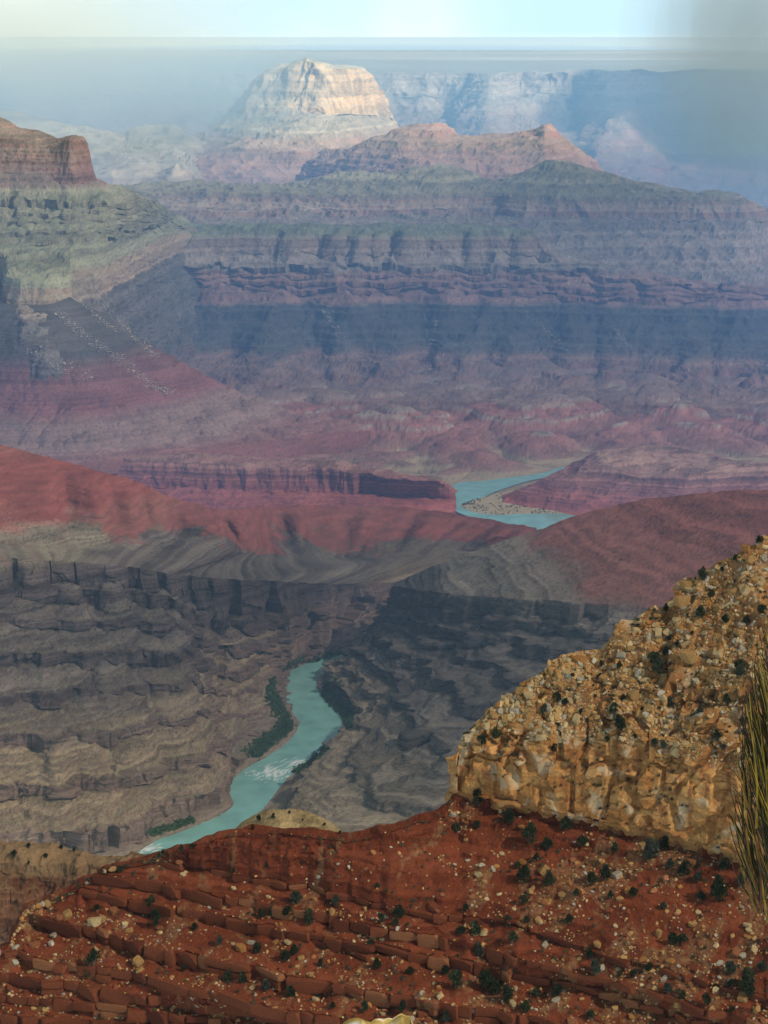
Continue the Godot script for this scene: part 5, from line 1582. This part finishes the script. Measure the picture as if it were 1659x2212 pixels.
func bush() -> void:
	# jointed green and yellow stems fan up from a root on the rim
	var r := RandomNumberGenerator.new()
	r.seed = 911
	var root := Node3D.new()
	root.name = "stemmy_bush"
	tag(root, "leafless bush of thin yellow-green stems at the right edge", "bush")
	var base := Vector3(0.84, EYE.y - 1.64, -3.12)
	root.position = base
	add_child(root)
	var mats := []
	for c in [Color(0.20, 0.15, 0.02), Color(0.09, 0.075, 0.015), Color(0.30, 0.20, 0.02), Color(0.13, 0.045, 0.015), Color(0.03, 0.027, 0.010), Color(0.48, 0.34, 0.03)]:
		var m := StandardMaterial3D.new()
		m.albedo_color = c.linear_to_srgb()
		m.roughness = 0.65
		m.metallic_specular = 0.35
		mats.append(m)
	var left := [1250, 1690, 0, 1340, 1650, 0, 1450, 1622, 0, 1560, 1592, 0, 1700, 1576, 0, 1800, 1568, 0, 1880, 1585, 0, 1960, 1620, 0]
	var mass := SurfaceTool.new()
	mass.begin(Mesh.PRIMITIVE_TRIANGLES)
	for k in 760:
		var v := r.randf_range(1300, 1860)
		if r.randf() < 0.35:
			v = r.randf_range(1330, 1600)
		var edge: float = at_u(left, v)[0]
		var u := edge + pow(r.randf(), 1.15) * (210.0 if k < 290 else 170.0)
		var d := 3.28 + r.randfn() * 0.07
		var tip := pd(u, v, d)
		var down := r.randf_range(130, 420)
		var sv := minf(v + down, 1965.0 + r.randf_range(-30, 30))
		var su := u + (sv - v) * r.randf_range(0.0, 0.5) + r.randf_range(0, 25)
		var start := pd(maxf(su, at_u(left, sv)[0] + 15.0), sv, d + r.randfn() * 0.03)
		var mid := start.lerp(tip, 0.5) + Vector3(r.randf_range(-0.02, 0.03), r.randfn() * 0.012, r.randfn() * 0.014)
		var pts := []
		var rads := []
		var r0 := r.randf_range(0.0012, 0.0021)
		var segs := 9
		for q in segs + 1:
			var t := float(q) / segs
			var p := start * (1 - t) * (1 - t) + mid * 2 * t * (1 - t) + tip * t * t
			pts.append(p - base)
			rads.append(lerpf(r0, r0 * 0.35, t) * (1.25 if q % 3 == 1 else 1.0))
		if k >= 290:
			for q in pts.size():
				pts[q] += Vector3(0.012, 0, -0.05)
			tube(mass, pts, rads, 4)
			continue
		var st := SurfaceTool.new()
		st.begin(Mesh.PRIMITIVE_TRIANGLES)
		tube(st, pts, rads, 5)
		st.generate_normals()
		var o := MeshInstance3D.new()
		o.name = "stem"
		o.mesh = st.commit()
		o.material_override = mats[[0, 0, 1, 2, 3, 3, 2, 4, 0, 5][r.randi() % 10]]
		root.add_child(o, true)
	mass.generate_normals()
	var inner := MeshInstance3D.new()
	inner.name = "inner_stems"
	inner.mesh = mass.commit()
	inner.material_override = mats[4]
	inner.set_meta("kind", "stuff")
	root.add_child(inner)
	# the woody foot that the stems leave
	var wood := StandardMaterial3D.new()
	wood.albedo_color = Color(0.16, 0.13, 0.09).linear_to_srgb()
	wood.roughness = 1.0
	for k in 7:
		var a := Vector3(r.randf_range(-0.02, 0.02), -0.03, r.randf_range(-0.02, 0.02))
		var e := pd(1640 + k * 28, r.randf_range(1840, 1920), 3.28 + r.randfn() * 0.05) - base
		var st := SurfaceTool.new()
		st.begin(Mesh.PRIMITIVE_TRIANGLES)
		tube(st, [a, a.lerp(e, 0.5) + Vector3(0.01, -0.02, 0), e], [0.009, 0.006, 0.003], 7)
		st.generate_normals()
		var o := MeshInstance3D.new()
		o.name = "branch"
		o.mesh = st.commit()
		o.material_override = wood
		root.add_child(o, true)


# ---------------------------------------------------------------- cloud and mist
func cloud(called: String, at: Vector3, half: Vector3, depth: float, tint: Color, label: String, category := "cloud", shells := [1.0]) -> void:
	# ellipsoids of mist one inside the other, thicker to the middle; depth: how much light the middle takes, along z
	for k in shells.size():
		var v := FogVolume.new()
		v.name = numbered(called)
		v.shape = RenderingServer.FOG_VOLUME_SHAPE_ELLIPSOID
		v.size = half * 2.0 * shells[k]
		v.position = at
		var m := FogMaterial.new()
		m.density = depth / shells.size() / (half.z * 2.0 * shells[k])
		m.albedo = tint
		v.material = m
		tag(v, label, category, "", "stuff")
		add_child(v)

func over(place: Vector3, height: float) -> Vector3:   # where a cloud at that height stands between a place and the sun
	var s := SUN.normalized()
	return place + s * ((height - place.y) / s.y)

func build_mist() -> void:
	# broken cloud overhead keeps most of the sun off the near canyon; beyond it the far buttes stand in the sun
	var grey := Color(0.95, 0.97, 1.0)
	cloud("overhead_cloud", over(Vector3(-300, 250, -5200), 4300), Vector3(6000, 400, 5900), 11.5, grey, "broad grey cloud above the near canyon, over the picture")
	cloud("overhead_cloud", over(Vector3(60, 1200, -600), 3000), Vector3(1300, 300, 1300), 1.7, grey, "grey cloud above the near spur, over the picture")
	cloud("overhead_cloud", over(Vector3(700, 100, -3900), 3200), Vector3(1500, 330, 1300), 1.6, grey, "grey cloud above the lower river, over the picture")
	cloud("overhead_cloud", over(Vector3(4700, 900, -18300), 4600), Vector3(3200, 450, 2300), 12.0, grey, "grey cloud above the right of the far wall, over the picture")
	# white mist hanging at the upper left
	cloud("mist_cloud", pd(-20, 95, 13200), Vector3(1500, 700, 4200), 2.6, Color(0.92, 0.99, 1.0), "white mist filling the upper left of the far canyon", "mist", [0.35, 0.6, 0.85, 1.1, 1.35])
	cloud("mist_cloud", pd(470, 215, 13300), Vector3(620, 330, 1600), 0.9, Color(0.84, 0.96, 1.0), "thin white mist on the left flank of the sunlit butte", "mist", [0.5, 0.8, 1.1])
	cloud("mist_cloud", pd(170, 185, 15200), Vector3(2300, 420, 2400), 0.8, Color(0.88, 0.98, 1.0), "pale mist before the left of the far wall", "mist", [0.5, 0.8, 1.1])
	# blue haze lying in the canyon, paler before the far wall
	cloud("haze_cloud", Vector3(0, 100, -7700), Vector3(6000, 900, 4300), 0.72, Color(0.28, 0.55, 1.0), "thin blue haze over the valley", "haze")
	cloud("haze_cloud", Vector3(0, 450, -12300), Vector3(10000, 950, 5400), 1.5, Color(0.50, 0.76, 1.0), "blue haze lying in the middle of the canyon", "haze")
	# grey rain at the upper right
	var wet := Color(0.76, 0.84, 0.87)
	cloud("rain_cloud", pd(1690, 90, 9800), Vector3(560, 760, 2000), 1.7, wet, "grey rain falling at the upper right corner", "rain", [0.4, 0.7, 1.0, 1.3])
	cloud("rain_cloud", pd(1570, 40, 9300), Vector3(300, 420, 1200), 0.7, wet, "wisp of grey rain left of the heavier rain", "rain", [0.5, 0.8, 1.15])
	cloud("rain_cloud", pd(1600, 290, 9500), Vector3(330, 330, 1300), 0.6, wet, "thin grey rain under the heavier rain", "rain", [0.5, 0.8, 1.15])
